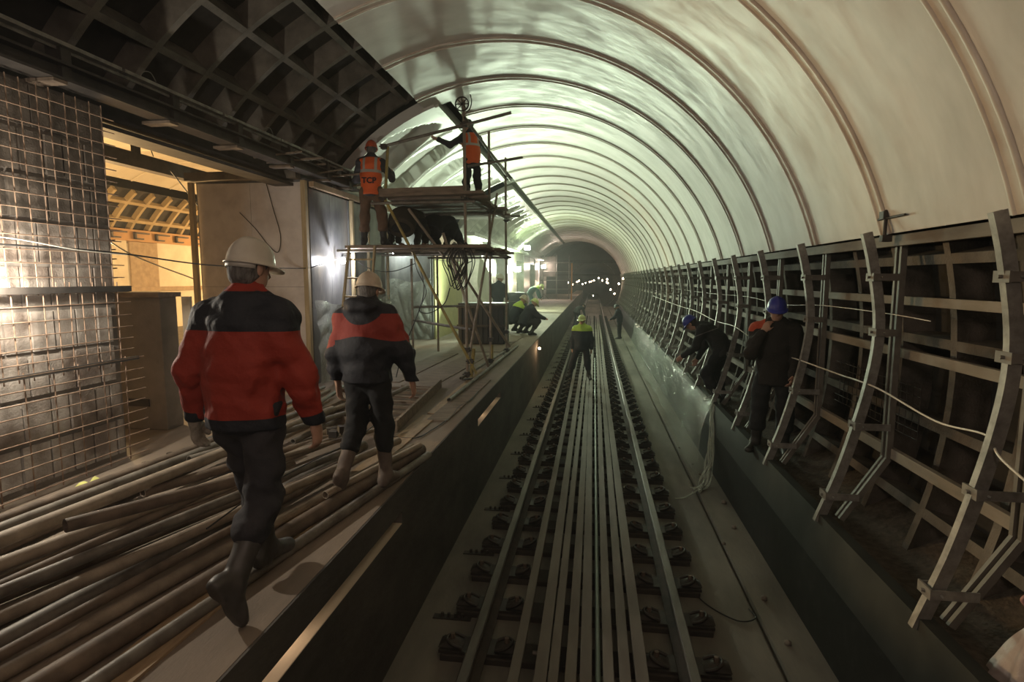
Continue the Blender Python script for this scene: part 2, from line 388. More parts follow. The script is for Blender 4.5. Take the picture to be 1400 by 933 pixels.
def hand(fd, w, hd, pn, side, S, curl, off=0.0, k=.008):
    """palm and five fingers. w wrist, hd hand direction, pn palm normal (towards the palm side), side = towards the thumb"""
    hd = nrm(hd); pn = nrm(pn - hd * np.dot(pn, hd)); sd = nrm(np.cross(hd, pn)); sd = sd if np.dot(sd, side) > 0 else -sd
    fd.cone(w - hd * .02 * S, w + hd * .03 * S, .027 * S + off, .03 * S + off, k=.015, flat=(pn, .7))
    fd.cone(w + hd * .035 * S, w + hd * .085 * S, .036 * S + off, .04 * S + off, k=.02, flat=(pn, .42))
    for i, (o, L) in enumerate(((.029, .072), (.010, .08), (-.010, .075), (-.029, .06))):
        c = curl * (1 + .12 * i); b = w + (hd * .092 + sd * o) * S; r = (.0098 if i < 3 else .0085) * S + off
        d1 = hd * math.cos(c * .6) + pn * math.sin(c * .6); d2 = hd * math.cos(c * 1.5) + pn * math.sin(c * 1.5); d3 = hd * math.cos(c * 2.2) + pn * math.sin(c * 2.2)
        p1 = b + d1 * L * .45 * S; p2 = p1 + d2 * L * .32 * S; p3 = p2 + d3 * L * .25 * S
        fd.cone(b - hd * .02 * S, p1, r * 1.08, r, k=k * .6); fd.cone(p1, p2, r, r * .94, k=.004); fd.cone(p2, p3, r * .94, r * .8, k=.004)
    t0 = w + (hd * .03 + sd * .026) * S; t1 = t0 + (hd * .04 + sd * .026 + pn * .012) * S; t2 = t1 + (hd * .034 + sd * .006 + pn * .016) * S
    fd.cone(t0, t1, .014 * S + off, .0115 * S + off, k=.012); fd.cone(t1, t2, .0115 * S + off, .0095 * S + off, k=.005)

def helmet(name, material, hc, r, f, u, S, parent, band=True):
    mb = MB(); n = 36; mt = Matrix((Vector(r.tolist()), Vector(f.tolist()), Vector(u.tolist()))).transposed()
    a, b, hgt = .104 * S, .126 * S, .132 * S; rows = []
    for i in range(11):
        t = i / 10 * PI / 2; z = math.sin(t) * hgt; k = math.cos(t) ** .82
        rows.append((k, z))
    vs = []
    for k, z in rows:
        for j in range(n):
            th = 2 * PI * j / n; x, y = math.cos(th) * a * k, math.sin(th) * b * k
            ridge = .007 * S * max(0, 1 - abs(x) / (.022 * S)) * (1 if z > .02 else 0)
            vs.append((x, y, z + ridge * (z / hgt)))
    brim = []
    for dr, dz in ((.004, -.002), (.012, -.008), (.012, -.014), (.0, -.008)):
        ring = []
        for j in range(n):
            th = 2 * PI * j / n; peak = max(0, math.sin(th)) ** 2.2
            e = dr + (peak * .05 * (dr / .012)); zz = dz - peak * .014 * (dr / .012)
            ring.append((math.cos(th) * (a + e * S), math.sin(th) * (b + e * S), zz * S))
        brim.append(ring)
    N = len(rows)
    allr = [brim[3], brim[2], brim[1], brim[0]]
    vv = [p for rg in allr for p in rg] + vs
    tot = N + 4
    fs = [(i * n + j, i * n + (j + 1) % n, (i + 1) * n + (j + 1) % n, (i + 1) * n + j) for i in range(tot - 1) for j in range(n)]
    fs.append(tuple((tot - 1) * n + j for j in range(n)))
    off = Vector((hc + u * .025 * S).tolist())
    mb.add([mt @ Vector(p) + off for p in vv], fs, True)
    return mb.build(name, material, parent=parent, solid=0.003)

def person(label, loc, rz, pose, H=1.75, res=.014, helm='helmet_w', hairm='hair', jacket='navy', trousers='trousers_k', boots='boot_k',
           jtone=None, bulk=0.0, gloves=(None, None), vest=None, hood=False, seed=1, collar=True, group=None, coarse=False, leg_bulk=0.0, boot_h=.30, hands_open=.5, helm_band=False, jlen=.10, sleeve=True):
    S = H / 1.78
    g = lambda k, d: pose.get(k, d)
    s1 = nrm(g('spine1', (0, .02, 1))); s2 = nrm(g('spine2', (0, .06, 1))); sx = nrm(g('shoulder', (1, 0, 0))); hx = nrm(g('hip', (1, 0, 0)))
    sx = nrm(sx - s2 * np.dot(sx, s2)); fwd2 = nrm(np.cross(s2, sx))
    hdn = nrm(g('neck', (0, .12, 1))); face = nrm(g('face', (0, 1, -.05)))
    hu = nrm(g('headup', hdn)); face = nrm(face - hu * np.dot(face, hu)); hr = nrm(np.cross(face, hu))
    p = V3(0, 0, 0); J = {}
    J['hipR'] = p + hx * .095 * S; J['hipL'] = p - hx * .095 * S
    J['waist'] = p + s1 * .2 * S; J['neck'] = J['waist'] + s2 * .33 * S
    J['shR'] = J['neck'] + sx * .185 * S - s2 * .08 * S; J['shL'] = J['neck'] - sx * .185 * S - s2 * .08 * S
    J['head'] = J['neck'] + hdn * .165 * S + face * .02 * S
    for sd in 'RL':
        l = g('leg' + sd, ((0, .02, -1), (0, -.03, -1), (0, 1, 0)))
        J['kn' + sd] = J['hip' + sd] + nrm(l[0]) * .435 * S; J['an' + sd] = J['kn' + sd] + nrm(l[1]) * .42 * S
        ft = nrm(l[2]); J['ft' + sd] = ft; shin = nrm(l[1])
        dn = nrm(shin - ft * np.dot(shin, ft)); J['dn' + sd] = dn
        J['heel' + sd] = J['an' + sd] - ft * .055 * S + dn * .062 * S; J['toe' + sd] = J['an' + sd] + ft * .165 * S + dn * .068 * S
        a = g('arm' + sd, ((.12 if sd == 'R' else -.12, 0, -1), (.08 if sd == 'R' else -.08, .25, -1), None))
        J['el' + sd] = J['sh' + sd] + nrm(a[0]) * .295 * S; J['wr' + sd] = J['el' + sd] + nrm(a[1]) * .255 * S
        J['hd' + sd] = nrm(a[2]) if len(a) > 2 and a[2] is not None else nrm(a[1])
        J['pn' + sd] = nrm(a[3]) if len(a) > 3 else (-sx if sd == 'R' else sx)
    zmin = min(min(J['heel' + s_][2], J['toe' + s_][2]) - .028 * S for s_ in 'RL')
    if 'drop' in pose: zmin = pose['drop']
    for k_ in list(J):
        if k_[:2] not in ('ft', 'dn', 'hd', 'pn') : J[k_] = J[k_] - V3(0, 0, zmin)
    p = p - V3(0, 0, zmin)
    allp = np.array([J[k_] for k_ in J if k_[:2] not in ('ft', 'dn', 'hd', 'pn')]); lo = allp.min(0) - .26 * S; hi = allp.max(0) + .26 * S; lo[2] = max(lo[2], -.05) if zmin != 0 else lo[2]
    FR = (hr, face, hu); hc = J['head']
    def F(r=None, lo_=None, hi_=None): return Field(lo if lo_ is None else lo_, hi if hi_ is None else hi_, r or res)
    # ---- the body, one continuous skin
    b = F()
    b.cone(p, J['waist'], .115 * S, .105 * S, .04, flat=(fwd2, .75)); b.cone(J['waist'], J['neck'] - s2 * .1 * S, .105 * S, .13 * S, .04, flat=(fwd2, .7))
    b.cone(J['shL'], J['shR'], .05 * S, .05 * S, .05); b.cone(J['neck'] - s2 * .05 * S, hc - hu * .06 * S, .055 * S, .052 * S, .03)
    b.ell(hc + hu * .02 * S, FR, (.076 * S, .094 * S, .1 * S), .02); b.ell(hc - hu * .055 * S + face * .03 * S, FR, (.056 * S, .062 * S, .062 * S), .03)
    b.cone(hc + face * .088 * S + hu * .008 * S, hc + face * .108 * S - hu * .028 * S, .010 * S, .014 * S, .012)
    if not coarse:
        for q in (-1, 1):
            b.ell(hc + hr * q * .078 * S - hu * .012 * S - face * .005 * S, FR, (.010 * S, .020 * S, .033 * S), .008)
            b.ell(hc + hr * q * .034 * S + face * .093 * S + hu * .012 * S, FR, (.018 * S, .014 * S, .012 * S), .012, sub=True)
        b.ell(hc + face * .088 * S - hu * .058 * S, FR, (.022 * S, .012 * S, .004 * S), .008, sub=True)
    for sd in 'RL':
        b.cone(J['sh' + sd], J['el' + sd], .046 * S, .036 * S, .03); b.cone(J['el' + sd], J['wr' + sd], .037 * S, .026 * S, .02)
        b.cone(J['hip' + sd], J['kn' + sd], .075 * S, .052 * S, .03); b.cone(J['kn' + sd], J['an' + sd], .05 * S, .034 * S, .02)
        b.cone(J['heel' + sd] - J['dn' + sd] * .015, J['toe' + sd] - J['dn' + sd] * .01, .028 * S, .022 * S, .02)
        thumb = fwd2 if len(g('arm' + sd, ())) < 5 else np.array(g('arm' + sd, ())[4])
        if coarse: b.cone(J['wr' + sd], J['wr' + sd] + J['hd' + sd] * .1 * S, .03 * S, .034 * S, .02, flat=(J['pn' + sd], .6)); b.cone(J['wr' + sd] + J['hd' + sd] * .1 * S, J['wr' + sd] + (J['hd' + sd] + J['pn' + sd] * .5) * .14 * S, .03 * S, .022 * S, .02)
        else: hand(b, J['wr' + sd] + J['hd' + sd] * .01, J['hd' + sd], J['pn' + sd], thumb, S, hands_open)
    body = sdf_obj(b, 'person', 'skin', res_smooth=1); body.location = loc; body.rotation_euler = (0, 0, rz)
    tag(body, label, 'person', group)
    # ---- jacket
    B = bulk; j = F()
    hem = p - s1 * (jlen - .0) * S
    if jacket:
        j.cone(hem - s1 * .05, J['waist'], (.168 + B) * S, (.158 + B * 1.3) * S, .05, flat=(fwd2, .80)); j.cone(J['waist'], J['neck'] - s2 * .13 * S, (.150 + B * 1.3) * S, (.178 + B) * S, .06, flat=(fwd2, .70))
        j.cone(J['shL'] - s2 * .03, J['shR'] - s2 * .03, (.062 + B * .5) * S, (.062 + B * .5) * S, .06)
        j.cone(J['neck'] - s2 * .06 * S, J['neck'] + s2 * .0 * S, .10 * S, .072 * S, .05)
        if collar: j.cone(J['neck'] - s2 * .03 * S, J['neck'] + hdn * .055 * S, .078 * S, .074 * S, .02)
        for q_ in 'RL': j.cone(J['neck'] + s2 * .0 * S, J['sh' + q_] + s2 * .012 * S, .062 * S, (.056 + B * .4) * S, .05)
        if hood:
            hb = J['neck'] - fwd2 * .07 * S - s2 * .0 * S
            j.ell(hb, (sx, fwd2, s2), (.17 * S, .105 * S, .085 * S), .04); j.cone(J['neck'] + hdn * .03 * S, J['neck'] + hdn * .085 * S, .085 * S, .08 * S, .03)
        for sd in 'RL':
            e = J['wr' + sd] - nrm(J['wr' + sd] - J['el' + sd]) * .01
            j.cone(J['sh' + sd], J['el' + sd], (.069 + B * .55) * S, (.062 + B * .6) * S, .05); j.cone(J['el' + sd], e, (.062 + B * .6) * S, (.046 + B * .35) * S, .03)
        if not coarse: j.wrinkle(.009 if res < .012 else .006, 15, seed, (1.3, 1.3, .4)); j.wrinkle(.0035, 34, seed + 50)
        j.cut(hem, -s1)
        if not coarse:
            jw = F()  # rib-knit waistband and cuffs keep the blouson gathered
            j.cone(hem + s1 * .03, hem + s1 * .005, (.142 + B) * S, (.136 + B) * S, .015, flat=(fwd2, .76)) if jlen < .16 else None
            j.cut(hem - s1 * .02, -s1)
        def tone(v):
            if jtone is None: return -np.ones(len(v))
            w = (v - p); t = (w @ s1) / S; sdv = (w @ sx) / S; fw = (w @ fwd2) / S
            da = []
            for sd in 'RL':
                a_, b_, c_ = J['sh' + sd], J['el' + sd], J['wr' + sd]
                ab = b_ - a_; t1 = np.clip(((v - a_) @ ab) / (ab @ ab), 0, 1); d1 = np.linalg.norm(v - a_ - t1[:, None] * ab, axis=1)
                bc = c_ - b_; t2 = np.clip(((v - b_) @ bc) / (bc @ bc), 0, 1.2); d2 = np.linalg.norm(v - b_ - t2[:, None] * bc, axis=1)
                al = np.where(d1 < d2, t1 * .295, .295 + t2 * .255); da.append((np.minimum(d1, d2), al))
            al = np.where(da[0][0] < da[1][0], da[0][1], da[1][1]); ad = np.minimum(da[0][0], da[1][0])
            return jtone(t, sdv, fw, al, ad / S)
        jo = sdf_obj(j, 'jacket', jacket, body, tone=tone)
    # ---- trousers
    t_ = F(); LB = leg_bulk
    t_.cone(p + s1 * .06 * S, p - s1 * .03 * S, (.125 + LB) * S, (.132 + LB) * S, .05, flat=(fwd2, .82))
    for sd in 'RL':
        sh = nrm(J['an' + sd] - J['kn' + sd]); e = J['an' + sd] - sh * (boot_h - .1) * S
        t_.cone(J['hip' + sd] + V3(0, 0, -.01), J['kn' + sd], (.092 + LB) * S, (.076 + LB) * S, .035); t_.cone(J['kn' + sd], e, (.076 + LB) * S, (.072 + LB * 1.2) * S, .03)
    if not coarse: t_.wrinkle(.008, 17, seed + 5); t_.wrinkle(.0035, 38, seed + 60)
    sdf_obj(t_, 'trousers', trousers, body)
    # ---- boots
    for sd in 'RL':
        an, dn, ft = J['an' + sd], J['dn' + sd], J['ft' + sd]; sh = nrm(J['an' + sd] - J['kn' + sd])
        lo_ = np.minimum(an, J['toe' + sd]) - .16 * S; hi_ = np.maximum(an - sh * boot_h, J['toe' + sd]) + .16 * S; lo_ = np.minimum(lo_, an - sh * boot_h - .1)
        f = F(min(res, .012), lo_, hi_)
        top = an - sh * (boot_h - .08) * S
        f.cone(top, an, .068 * S, .052 * S, .03); f.cone(an, J['heel' + sd] - dn * .02 * S, .052 * S, .044 * S, .03)
        f.cone(an + ft * .02 * S + dn * .02, J['toe' + sd] - dn * .008 * S, .05 * S, .040 * S, .04, flat=(dn, .85)); f.cone(J['heel' + sd], J['toe' + sd], .034 * S, .042 * S, .02, flat=(dn, .7))
        f.cone(J['heel' + sd] + dn * .012, J['heel' + sd] + dn * .02 + ft * .03, .04 * S, .04 * S, .01, flat=(dn, .5))
        f.cut(J['heel' + sd] + dn * .028 * S, dn); f.cut(top - sh * .02, -sh)
        if not coarse: f.wrinkle(.0035, 22, seed + 9)
        sdf_obj(f, 'boot', boots, body)
    # ---- hair
    if hairm and not coarse:
        h = F(min(res, .01), hc - .18, hc + .18)
        h.ell(hc + hu * .018 * S - face * .012 * S, FR, (.085 * S, .1 * S, .108 * S), .02); h.ell(hc - hu * .05 * S - face * .05 * S, FR, (.068 * S, .05 * S, .055 * S), .03)
        h.cut(hc + face * .02 * S - hu * .03 * S, nrm(face * .8 - hu * .6)); h.ell(hc + hr * .09 * S - hu * .01 * S + face * .012 * S, FR, (.03, .028, .036), .01, sub=True); h.ell(hc - hr * .09 * S - hu * .01 * S + face * .012 * S, FR, (.03, .028, .036), .01, sub=True)
        h.wrinkle(.003, 60, 3); sdf_obj(h, 'hair', hairm, body)
    if helm:
        ho = helmet('hard_hat', helm, hc, hr, face, hu, S * (.95 if not coarse else 1.05), body)
        if helm_band:
            mb = MB(); mt = Matrix((Vector(hr.tolist()), Vector(face.tolist()), Vector(hu.tolist()))).transposed()
            def bf(u_, v_):
                th = PI + .35 + u_ * (PI - .7); zz = .018 - v_ * .03
                return mt @ Vector((math.cos(th) * .098 * S, math.sin(th) * .12 * S, zz * S)) + Vector((hc).tolist())
            mb.grid(bf, 16, 2); hb_ = mb.build('headband', 'reflect', parent=ho, solid=.003)
            hb_['label'] = 'pale strap round the back of the head'
    # ---- gloves
    for i, sd in enumerate('LR'):
        if gloves[i]:
            w = J['wr' + sd]; f = F(.0065, w - .22, w + .22); thumb = fwd2 if len(g('arm' + sd, ())) < 5 else np.array(g('arm' + sd, ())[4])
            hand(f, w + J['hd' + sd] * .01, J['hd' + sd], J['pn' + sd], thumb, S, hands_open, off=.005); f.cone(w - J['hd' + sd] * .03, w + J['hd' + sd] * .01, .042 * S, .036 * S, .02)
            sdf_obj(f, 'glove', gloves[i], body)
    # ---- sleeveless vest
    if vest:
        f = F(); f.cone(hem - s1 * .02, J['waist'], .172 * S, .168 * S, .05, flat=(fwd2, .82)); f.cone(J['waist'], J['neck'] - s2 * .13 * S, .168 * S, .188 * S, .06, flat=(fwd2, .78))
        f.cone(J['shL'] + sx * .02 + s2 * .012, J['shR'] - sx * .02 + s2 * .012, .072 * S, .072 * S, .05); f.wrinkle(.005, 15, seed + 3)
        f.cut(J['shR'] + sx * .045 * S, sx); f.cut(J['shL'] - sx * .045 * S, -sx); f.cut(hem + s1 * .01, -s1); f.cut(J['neck'] + s2 * .012, s2)
        def vt(v):
            w = (v - p); t = (w @ s1) / S; sdv = (w @ sx) / S
            return np.maximum(.024 - np.abs(t - .30), np.where(t > .30, .022 - np.abs(np.abs(sdv) - .10), -1))
        sdf_obj(f, 'safety_vest', vest, body, tone=vt)
    body['_dbg'] = 0; del body['_dbg']
    return body, J, p, (sx, fwd2, s1, s2)
# ------------------------------------------------------------------ tunnel geometry
XC, ZC, RV, RT = -1.395, 2.04, 3.9, 4.1
RING = 1.475; RIB0 = 3.50
YEND = 50.0
def cp(r, deg, y, xc=XC, zc=ZC): a = R_(deg); return (xc + r * math.cos(a), y, zc + r * math.sin(a))
def ang_ratio(q, r=RV):
    """angle on the circle of radius r where (cam.x-x)/(z-cam.z) == q"""
    a_, b_ = CAM[0] - XC, CAM[2] - ZC
    A = q * q + 1; B = -2 * q * a_ + 2 * b_; C = a_ * a_ + b_ * b_ - r * r
    h = (-B + math.sqrt(B * B - 4 * A * C)) / (2 * A)
    return math.degrees(math.atan2(h + b_, a_ - q * h))
TH_R = math.degrees(math.asin((3.10 - ZC) / RV))
TH_L = ang_ratio(1.01); TH_L2 = ang_ratio(.82); TH_B = ang_ratio(.93)
print('angles', TH_R, TH_L, TH_L2, TH_B)

def arc_shell(mb, r0, r1, a0, a1, y0, y1, step=3.0, ny=1, xc=XC, zc=ZC):
    n = max(1, int(abs(a1 - a0) / step + .5))
    mb.grid(lambda u, v: cp(r0, a0 + (a1 - a0) * u, y0 + (y1 - y0) * v, xc, zc), n, ny)
    if r1 is not None:
        mb.grid(lambda u, v: cp(r1, a1 + (a0 - a1) * u, y0 + (y1 - y0) * v, xc, zc), n, ny)
        for a in (a0, a1): mb.add([cp(r0, a, y0, xc, zc), cp(r0, a, y1, xc, zc), cp(r1, a, y1, xc, zc), cp(r1, a, y0, xc, zc)], [(0, 1, 2, 3)])
        for y in (y0, y1): mb.add([cp(r, a0 + (a1 - a0) * i / n, y, xc, zc) for r in (r0, r1) for i in range(n + 1)], [(i, i + 1, n + 2 + i, n + 1 + i) for i in range(n)])
    return mb
def bead(mb, r, a0, a1, y, rad, n=8, step=2.5, xc=XC, zc=ZC):
    k = max(2, int(abs(a1 - a0) / step)); return mb.tube([cp(r, a0 + (a1 - a0) * i / k, y, xc, zc) for i in range(k + 1)], rad, n=n)
def tubbing(mb, a0, a1, y0, y1, xc=XC, zc=ZC, ro=4.36, ri=4.1, dth=9.0, a_ref=124.6, dy=.7375, y_ref=5.34, tw=.075, web=True):
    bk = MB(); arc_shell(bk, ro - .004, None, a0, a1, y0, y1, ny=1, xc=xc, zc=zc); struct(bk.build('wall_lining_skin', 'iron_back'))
    k0 = math.ceil((y0 - y_ref) / dy); k = k0
    while y_ref + k * dy <= y1:
        y = y_ref + k * dy; arc_shell(mb, ri, ro, a0, a1, y - tw / 2, y + tw / 2, step=3, xc=xc, zc=zc); k += 1
    k = math.ceil((a0 - a_ref) / dth)
    while a_ref + k * dth <= a1:
        a = a_ref + k * dth; d = math.degrees(tw / 2 / ri)
        arc_shell(mb, ri - .0, ro, a - d, a + d, y0, y1, step=3, xc=xc, zc=zc)
        if web:   # stiffening web half-way, lower
            pass
        k += 1
    return mb

# vault (finished white ceiling)
mb = MB()
arc_shell(mb, RV, RV + .06, TH_R, TH_L, -4.0, 10.0)
arc_shell(mb, RV, RV + .06, TH_R, TH_L2, 10.0, YEND)
struct(mb.build('ceiling', 'vault'))
k = -4; tn = 1
while RIB0 + k * RING < YEND:
    y = RIB0 + k * RING; mb = MB(); aL = TH_L if y < 10 else TH_L2
    for dy in (-.055, .055): bead(mb, RV - .004, TH_R, aL, y + dy, .020, n=6)
    arc_shell(mb, RV - .010, RV + .01, TH_R, aL, y - .05, y + .05)
    struct(mb.build('trim_%d' % tn, 'rib')); tn += 1; k += 1
# sooty rust run on the rib behind the clamp is part of the rib pattern
# cast-iron lining, upper left and far side
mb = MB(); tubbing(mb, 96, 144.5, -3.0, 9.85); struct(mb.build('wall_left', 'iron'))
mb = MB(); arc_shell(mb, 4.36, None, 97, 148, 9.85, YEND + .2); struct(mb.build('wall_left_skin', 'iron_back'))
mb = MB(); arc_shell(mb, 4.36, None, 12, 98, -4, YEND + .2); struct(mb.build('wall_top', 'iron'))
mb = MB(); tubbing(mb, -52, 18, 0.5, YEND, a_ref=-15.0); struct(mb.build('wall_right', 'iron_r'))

# side blocks of the vault with deep niches
def side_block(name, y0, y1, nb):
    a1 = 145.0; a0 = TH_B; mb = MB(); yb0 = y0 + .12; w = (y1 - y0 - .24) / nb
    def r_at(a, y):
        i = min(nb - 1, max(0, int((y - yb0) / w))); yc = yb0 + (i + .5) * w
        t = (a - (a0 + 3.0)) / (a1 - 2.0 - a0 - 3.0)
        if t <= 0 or t >= 1: return RV
        ww = w * .44 * (1 - max(0, .6 - t) ** 2 * 1.5) ; lean = (t - .5) * -.25
        tt = abs(2 * t - 1)
        e = (abs(y - yc - lean) / ww) ** 2.5 + tt ** 2.8
        return RV + .25 * min(1, max(0, (1 - e) * 7))
    na = 56; ny = int((y1 - y0) / .055) if y1 - y0 < 12 else int((y1 - y0) / .12)
    mb.grid(lambda u, v: cp(r_at(a0 + (a1 - a0) * u, y0 + (y1 - y0) * v), a0 + (a1 - a0) * u, y0 + (y1 - y0) * v), na, ny)
    o = struct(mb.build(name, 'lunette'))
    mb = MB()
    for e in (y0, y1): arc_shell(mb, RV - .05, RV + .13, a0, a1, e - .05, e + .05)
    d = .9
    arc_shell(mb, RV - .05, RV + .25, a0 - d, a0 + d, y0, y1, ny=1); arc_shell(mb, RV - .02, RV + .25, a1 - .5, a1 + .8, y0, y1, ny=1)
    for i in range(1, nb):
        for dy in (-.03, .03): bead(mb, RV, a0, a1, yb0 + i * w + dy, .012, n=5)
    mb.build('frame_edge', 'lunette', parent=o)
    return o
side_block('ceiling_side', 9.9, 17.4, 5)
side_block('ceiling_side_far', 19.1, YEND, 21)
# strip between far side block and vault, its shade put into the olive colour
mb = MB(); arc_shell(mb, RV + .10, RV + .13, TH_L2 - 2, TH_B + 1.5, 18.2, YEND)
M['cove'] = mat('olive_shade_strip', (0.16, 0.17, 0.12), 0.8, col2=(0.12, 0.12, 0.09), nscale=2)  # olive base colour stands in for shade along the vault edge
struct(mb.build('trim_cove', 'cove'))  # added olive strip, stands in for shade along the vault edge
# cornice over the piers
mb = MB(); mb.lohi((-4.75, 19.0, 4.18), (-3.92, YEND, 4.30)); mb.lohi((-4.75, 11.4, 4.2), (-4.2, 19.0, 4.32)); struct(mb.build('trim_cornice', 'lunette'))

# ---------------- platform, track bed, right ledge
mb = MB()
mb.lohi((-7.2, -2.0, .92), (-1.455, YEND + 30, 1.1))
struct(mb.build('floor', 'platform'))
mb = MB(); slots = [(-1.5, 4.3), (7.4, 9.3)]
mb.lohi((-1.60, -2, -.3), (-1.46, YEND + 30, .757))
ys = -2.0
for a, b_ in slots: mb.lohi((-1.60, ys, .757), (-1.46, a, .88)); ys = b_
mb.lohi((-1.60, ys, .757), (-1.46, YEND + 30, .88)); mb.lohi((-2.6, -2, .66), (-1.55, 20, .757)); mb.lohi((-2.7, -2, .66), (-2.6, 20, .92)); mb.lohi((-2.6, -2, .88), (-1.46, YEND + 30, .92))
struct(mb.build('wall_platform', 'concrete_d'))
mb = MB(); mb.lohi((-1.75, -1.5, .757), (-1.462, 9.3, .762)); tag(mb.build('slot_board', 'cream'), 'pale board lying inside the lit slot in the platform wall', 'board')
mb = MB(); mb.lohi((-1.454, -2, .885), (-1.44, 60, 1.098)); struct(mb.build('trim_platform_edge', 'concrete_d'))
mb = MB(); mb.lohi((-1.6, -2, -.35), (1.52, YEND + 60, -.25)); mb.lohi((1.56, -2, -.35), (2.1, YEND + 60, -.22)); mb.lohi((1.5, -2, -.35), (1.58, YEND + 60, -.31)); struct(mb.build('floor_track_bed', 'track_floor'))
mb = MB(); mb.prism([(1.90, -.3), (1.92, .39), (2.02, .39), (2.02, -.3)], 0.5, YEND); struct(mb.build('wall_kerb', 'black_marble'))
mb = MB(); mb.prism([(1.915, .39), (1.965, .78), (2.05, .78), (2.05, .39)], 0.5, YEND); struct(mb.build('wall_kerb_top', 'dark_marble'))
mb = MB(); mb.grid(lambda u, v: (2.04 + .85 * u, .5 + 50 * v, .655 + .25 * u * u + .03 * math.sin(31 * v + 5 * u) + .02 * math.sin(140 * v)), 8, 160); struct(mb.build('floor_ledge', 'dirt'))

# ---------------- piers (pylons) between the passages
def pier(y0, y1, m_face, x0=-7.1):
    mb = MB(); mb.lohi((x0, y0, 1.0), (-4.25, y1, 4.25)); return struct(mb.build('wall_pier', m_face))
pier(0.2, 4.64, 'plaster'); pier(8.25, 11.5, 'marble_grey', -6.05); pier(15.05, 18.4, 'marble_grey', -6.3)
y = 21.9
while y < 50: pier(y, y + 3.3, 'marble'); y += 6.8
mb = MB(); mb.lohi((-7.1, 18.4, 3.75), (-4.3, 50, 4.25)); struct(mb.build('wall_header', 'lunette'))
mb = MB(); mb.lohi((-7.1, 11.5, 4.0), (-4.5, 15.1, 4.25)); mb.lohi((-6.8, 11.6, 1.1), (-6.6, 15.0, 4.0)); mb.lohi((-7.0, 18.4, 1.1), (-6.9, 50, 3.75)); struct(mb.build('wall_passage', 'plaster'))
# marble skin of the passage face of the second pier, in slabs
mb = MB()
for i in range(2):
    for j, (z0, z1) in enumerate(((1.1, 2.62), (2.625, 4.19))):
        mb.lohi((-6.0 + i * .872, 8.205, z0), (-6.0 + i * .872 + .868, 8.252, z1))
struct(mb.build('wall_marble_slabs', 'marble'))
mb = MB()
for i, (a, b_) in enumerate(((8.27, 8.95), (8.955, 9.62), (9.66, 10.5), (10.52, 11.4))): mb.lohi((-4.25, a, 2.3), (-4.215, b_, 4.1)); mb.lohi((-4.25, a, 1.1), (-4.215, b_, 2.29))
struct(mb.build('wall_grey_slabs', 'marble_grey'))
# pale slab blocks of the nearest pier behind its mesh
mb = MB(); mu = MB(); rnd = random.Random(3); low = mb
for j in range(9):
    mb = low if j < 6 else mu
    z = 1.15 + j * .345; y = .3
    while y < 4.55:
        w = rnd.choice((.16, .2, .24)) ; d = .012 + rnd.random() * .015
        mb.lohi((-4.26, y, z), (-4.25 + d, min(y + w - .02, 4.6), z + .31)); y += w
M['pier_block'] = mat('pale_pier_block', (0.40, 0.36, 0.32), 0.8, col2=(0.17, 0.13, 0.105), nscale=2.2, lo=.4, hi=.6, bump=.3)
mb = low; struct(mb.build('wall_pier_blocks', 'pier_block')); struct(mu.build('wall_pier_top', mat('brown_pier_concrete', (.13, .105, .085), .9, col2=(.08, .065, .05), nscale=3, bump=.3)))

mb = MB(); mb.lohi((-4.72, -2, 4.13), (-4.42, 9.85, 4.17)); struct(mb.build('trim_shade_plate', 'steel_dark'))  # added dark plate, imitates the darkness under the girder
# ---------------- central hall seen through the passage
HX = -11.0
mb = MB(); mb.lohi((-18, 2, .9), (-7.0, 34, 1.08)); struct(mb.build('floor_hall', 'plaster'))
mb = MB(); tubbing(mb, 128, 152, 8.0, 30.0, xc=HX, ro=4.26, tw=.10); struct(mb.build('wall_hall', mat('lamplit_flange_tone', (0.48, 0.36, 0.20), .7, col2=(.38, .28, .15), nscale=3)))  # rims coloured lighter and golden to carry the warm lamplight
mb = MB(); arc_shell(mb, RV, RV + .06, 62, 118, 4, 30, xc=HX)
for k in range(18): bead(mb, RV, 62, 118, 4.4 + k * 1.475, .03, n=6, xc=HX)
struct(mb.build('ceiling_hall', 'cream'))
mb = MB()
for a, b_ in ((13.6, 16.1), (17.35, 19.6), (22, 25), (10.0, 11.5)): mb.lohi((-16.0, a, 1.0), (-14.35, b_, 3.92))
struct(mb.build('wall_hall_piers', 'cream'))
mb = MB(); mb.lohi((-14.75, 8, 3.92), (-14.3, 32, 4.28)); struct(mb.build('wall_hall_header', mat('header_timber', (.48, .27, .12), .8)))
mb = MB(); mb.lohi((-18.2, 8, 1.0), (-18.0, 32, 6.2)); struct(mb.build('wall_hall_back', 'plaster'))
for k in range(9):
    mb = MB(); y = 13.6 + k * .9; mb.lohi((-14.28, y, 3.98), (-14.2, y + .06, 4.2)); mb.lohi((-14.28, y, 4.16), (-14.2, y + .6, 4.2)); mb.lohi((-14.28, y, 3.98), (-14.2, y + .35, 4.02))
    tag(mb.build('hooked_bracket', 'steel_dark'), 'hooked metal bracket on the orange timber header in the far hall', 'bracket', 'brackets on the far header')
mb = MB(); mb.lohi((-14.4, 14.0, 2.35), (-14.2, 20.5, 2.48)); mb.lohi((-14.36, 16.15, 2.48), (-14.3, 17.3, 3.9))
o = mb.build('window_board', 'wood'); tag(o, 'pale timber sill board across the dark opening in the far hall', 'board')

# ---------------- end of the station: dark chamber and running tunnel
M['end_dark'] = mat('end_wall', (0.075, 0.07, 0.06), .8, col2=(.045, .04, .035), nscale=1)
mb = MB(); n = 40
ring_o = [cp(RV + .5, 360 * i / n, YEND) for i in range(n)]; ring_i = [(.1 + 2.35 * math.cos(2 * PI * i / n), YEND + .02, 2.0 + 2.35 * math.sin(2 * PI * i / n)) for i in range(n)]
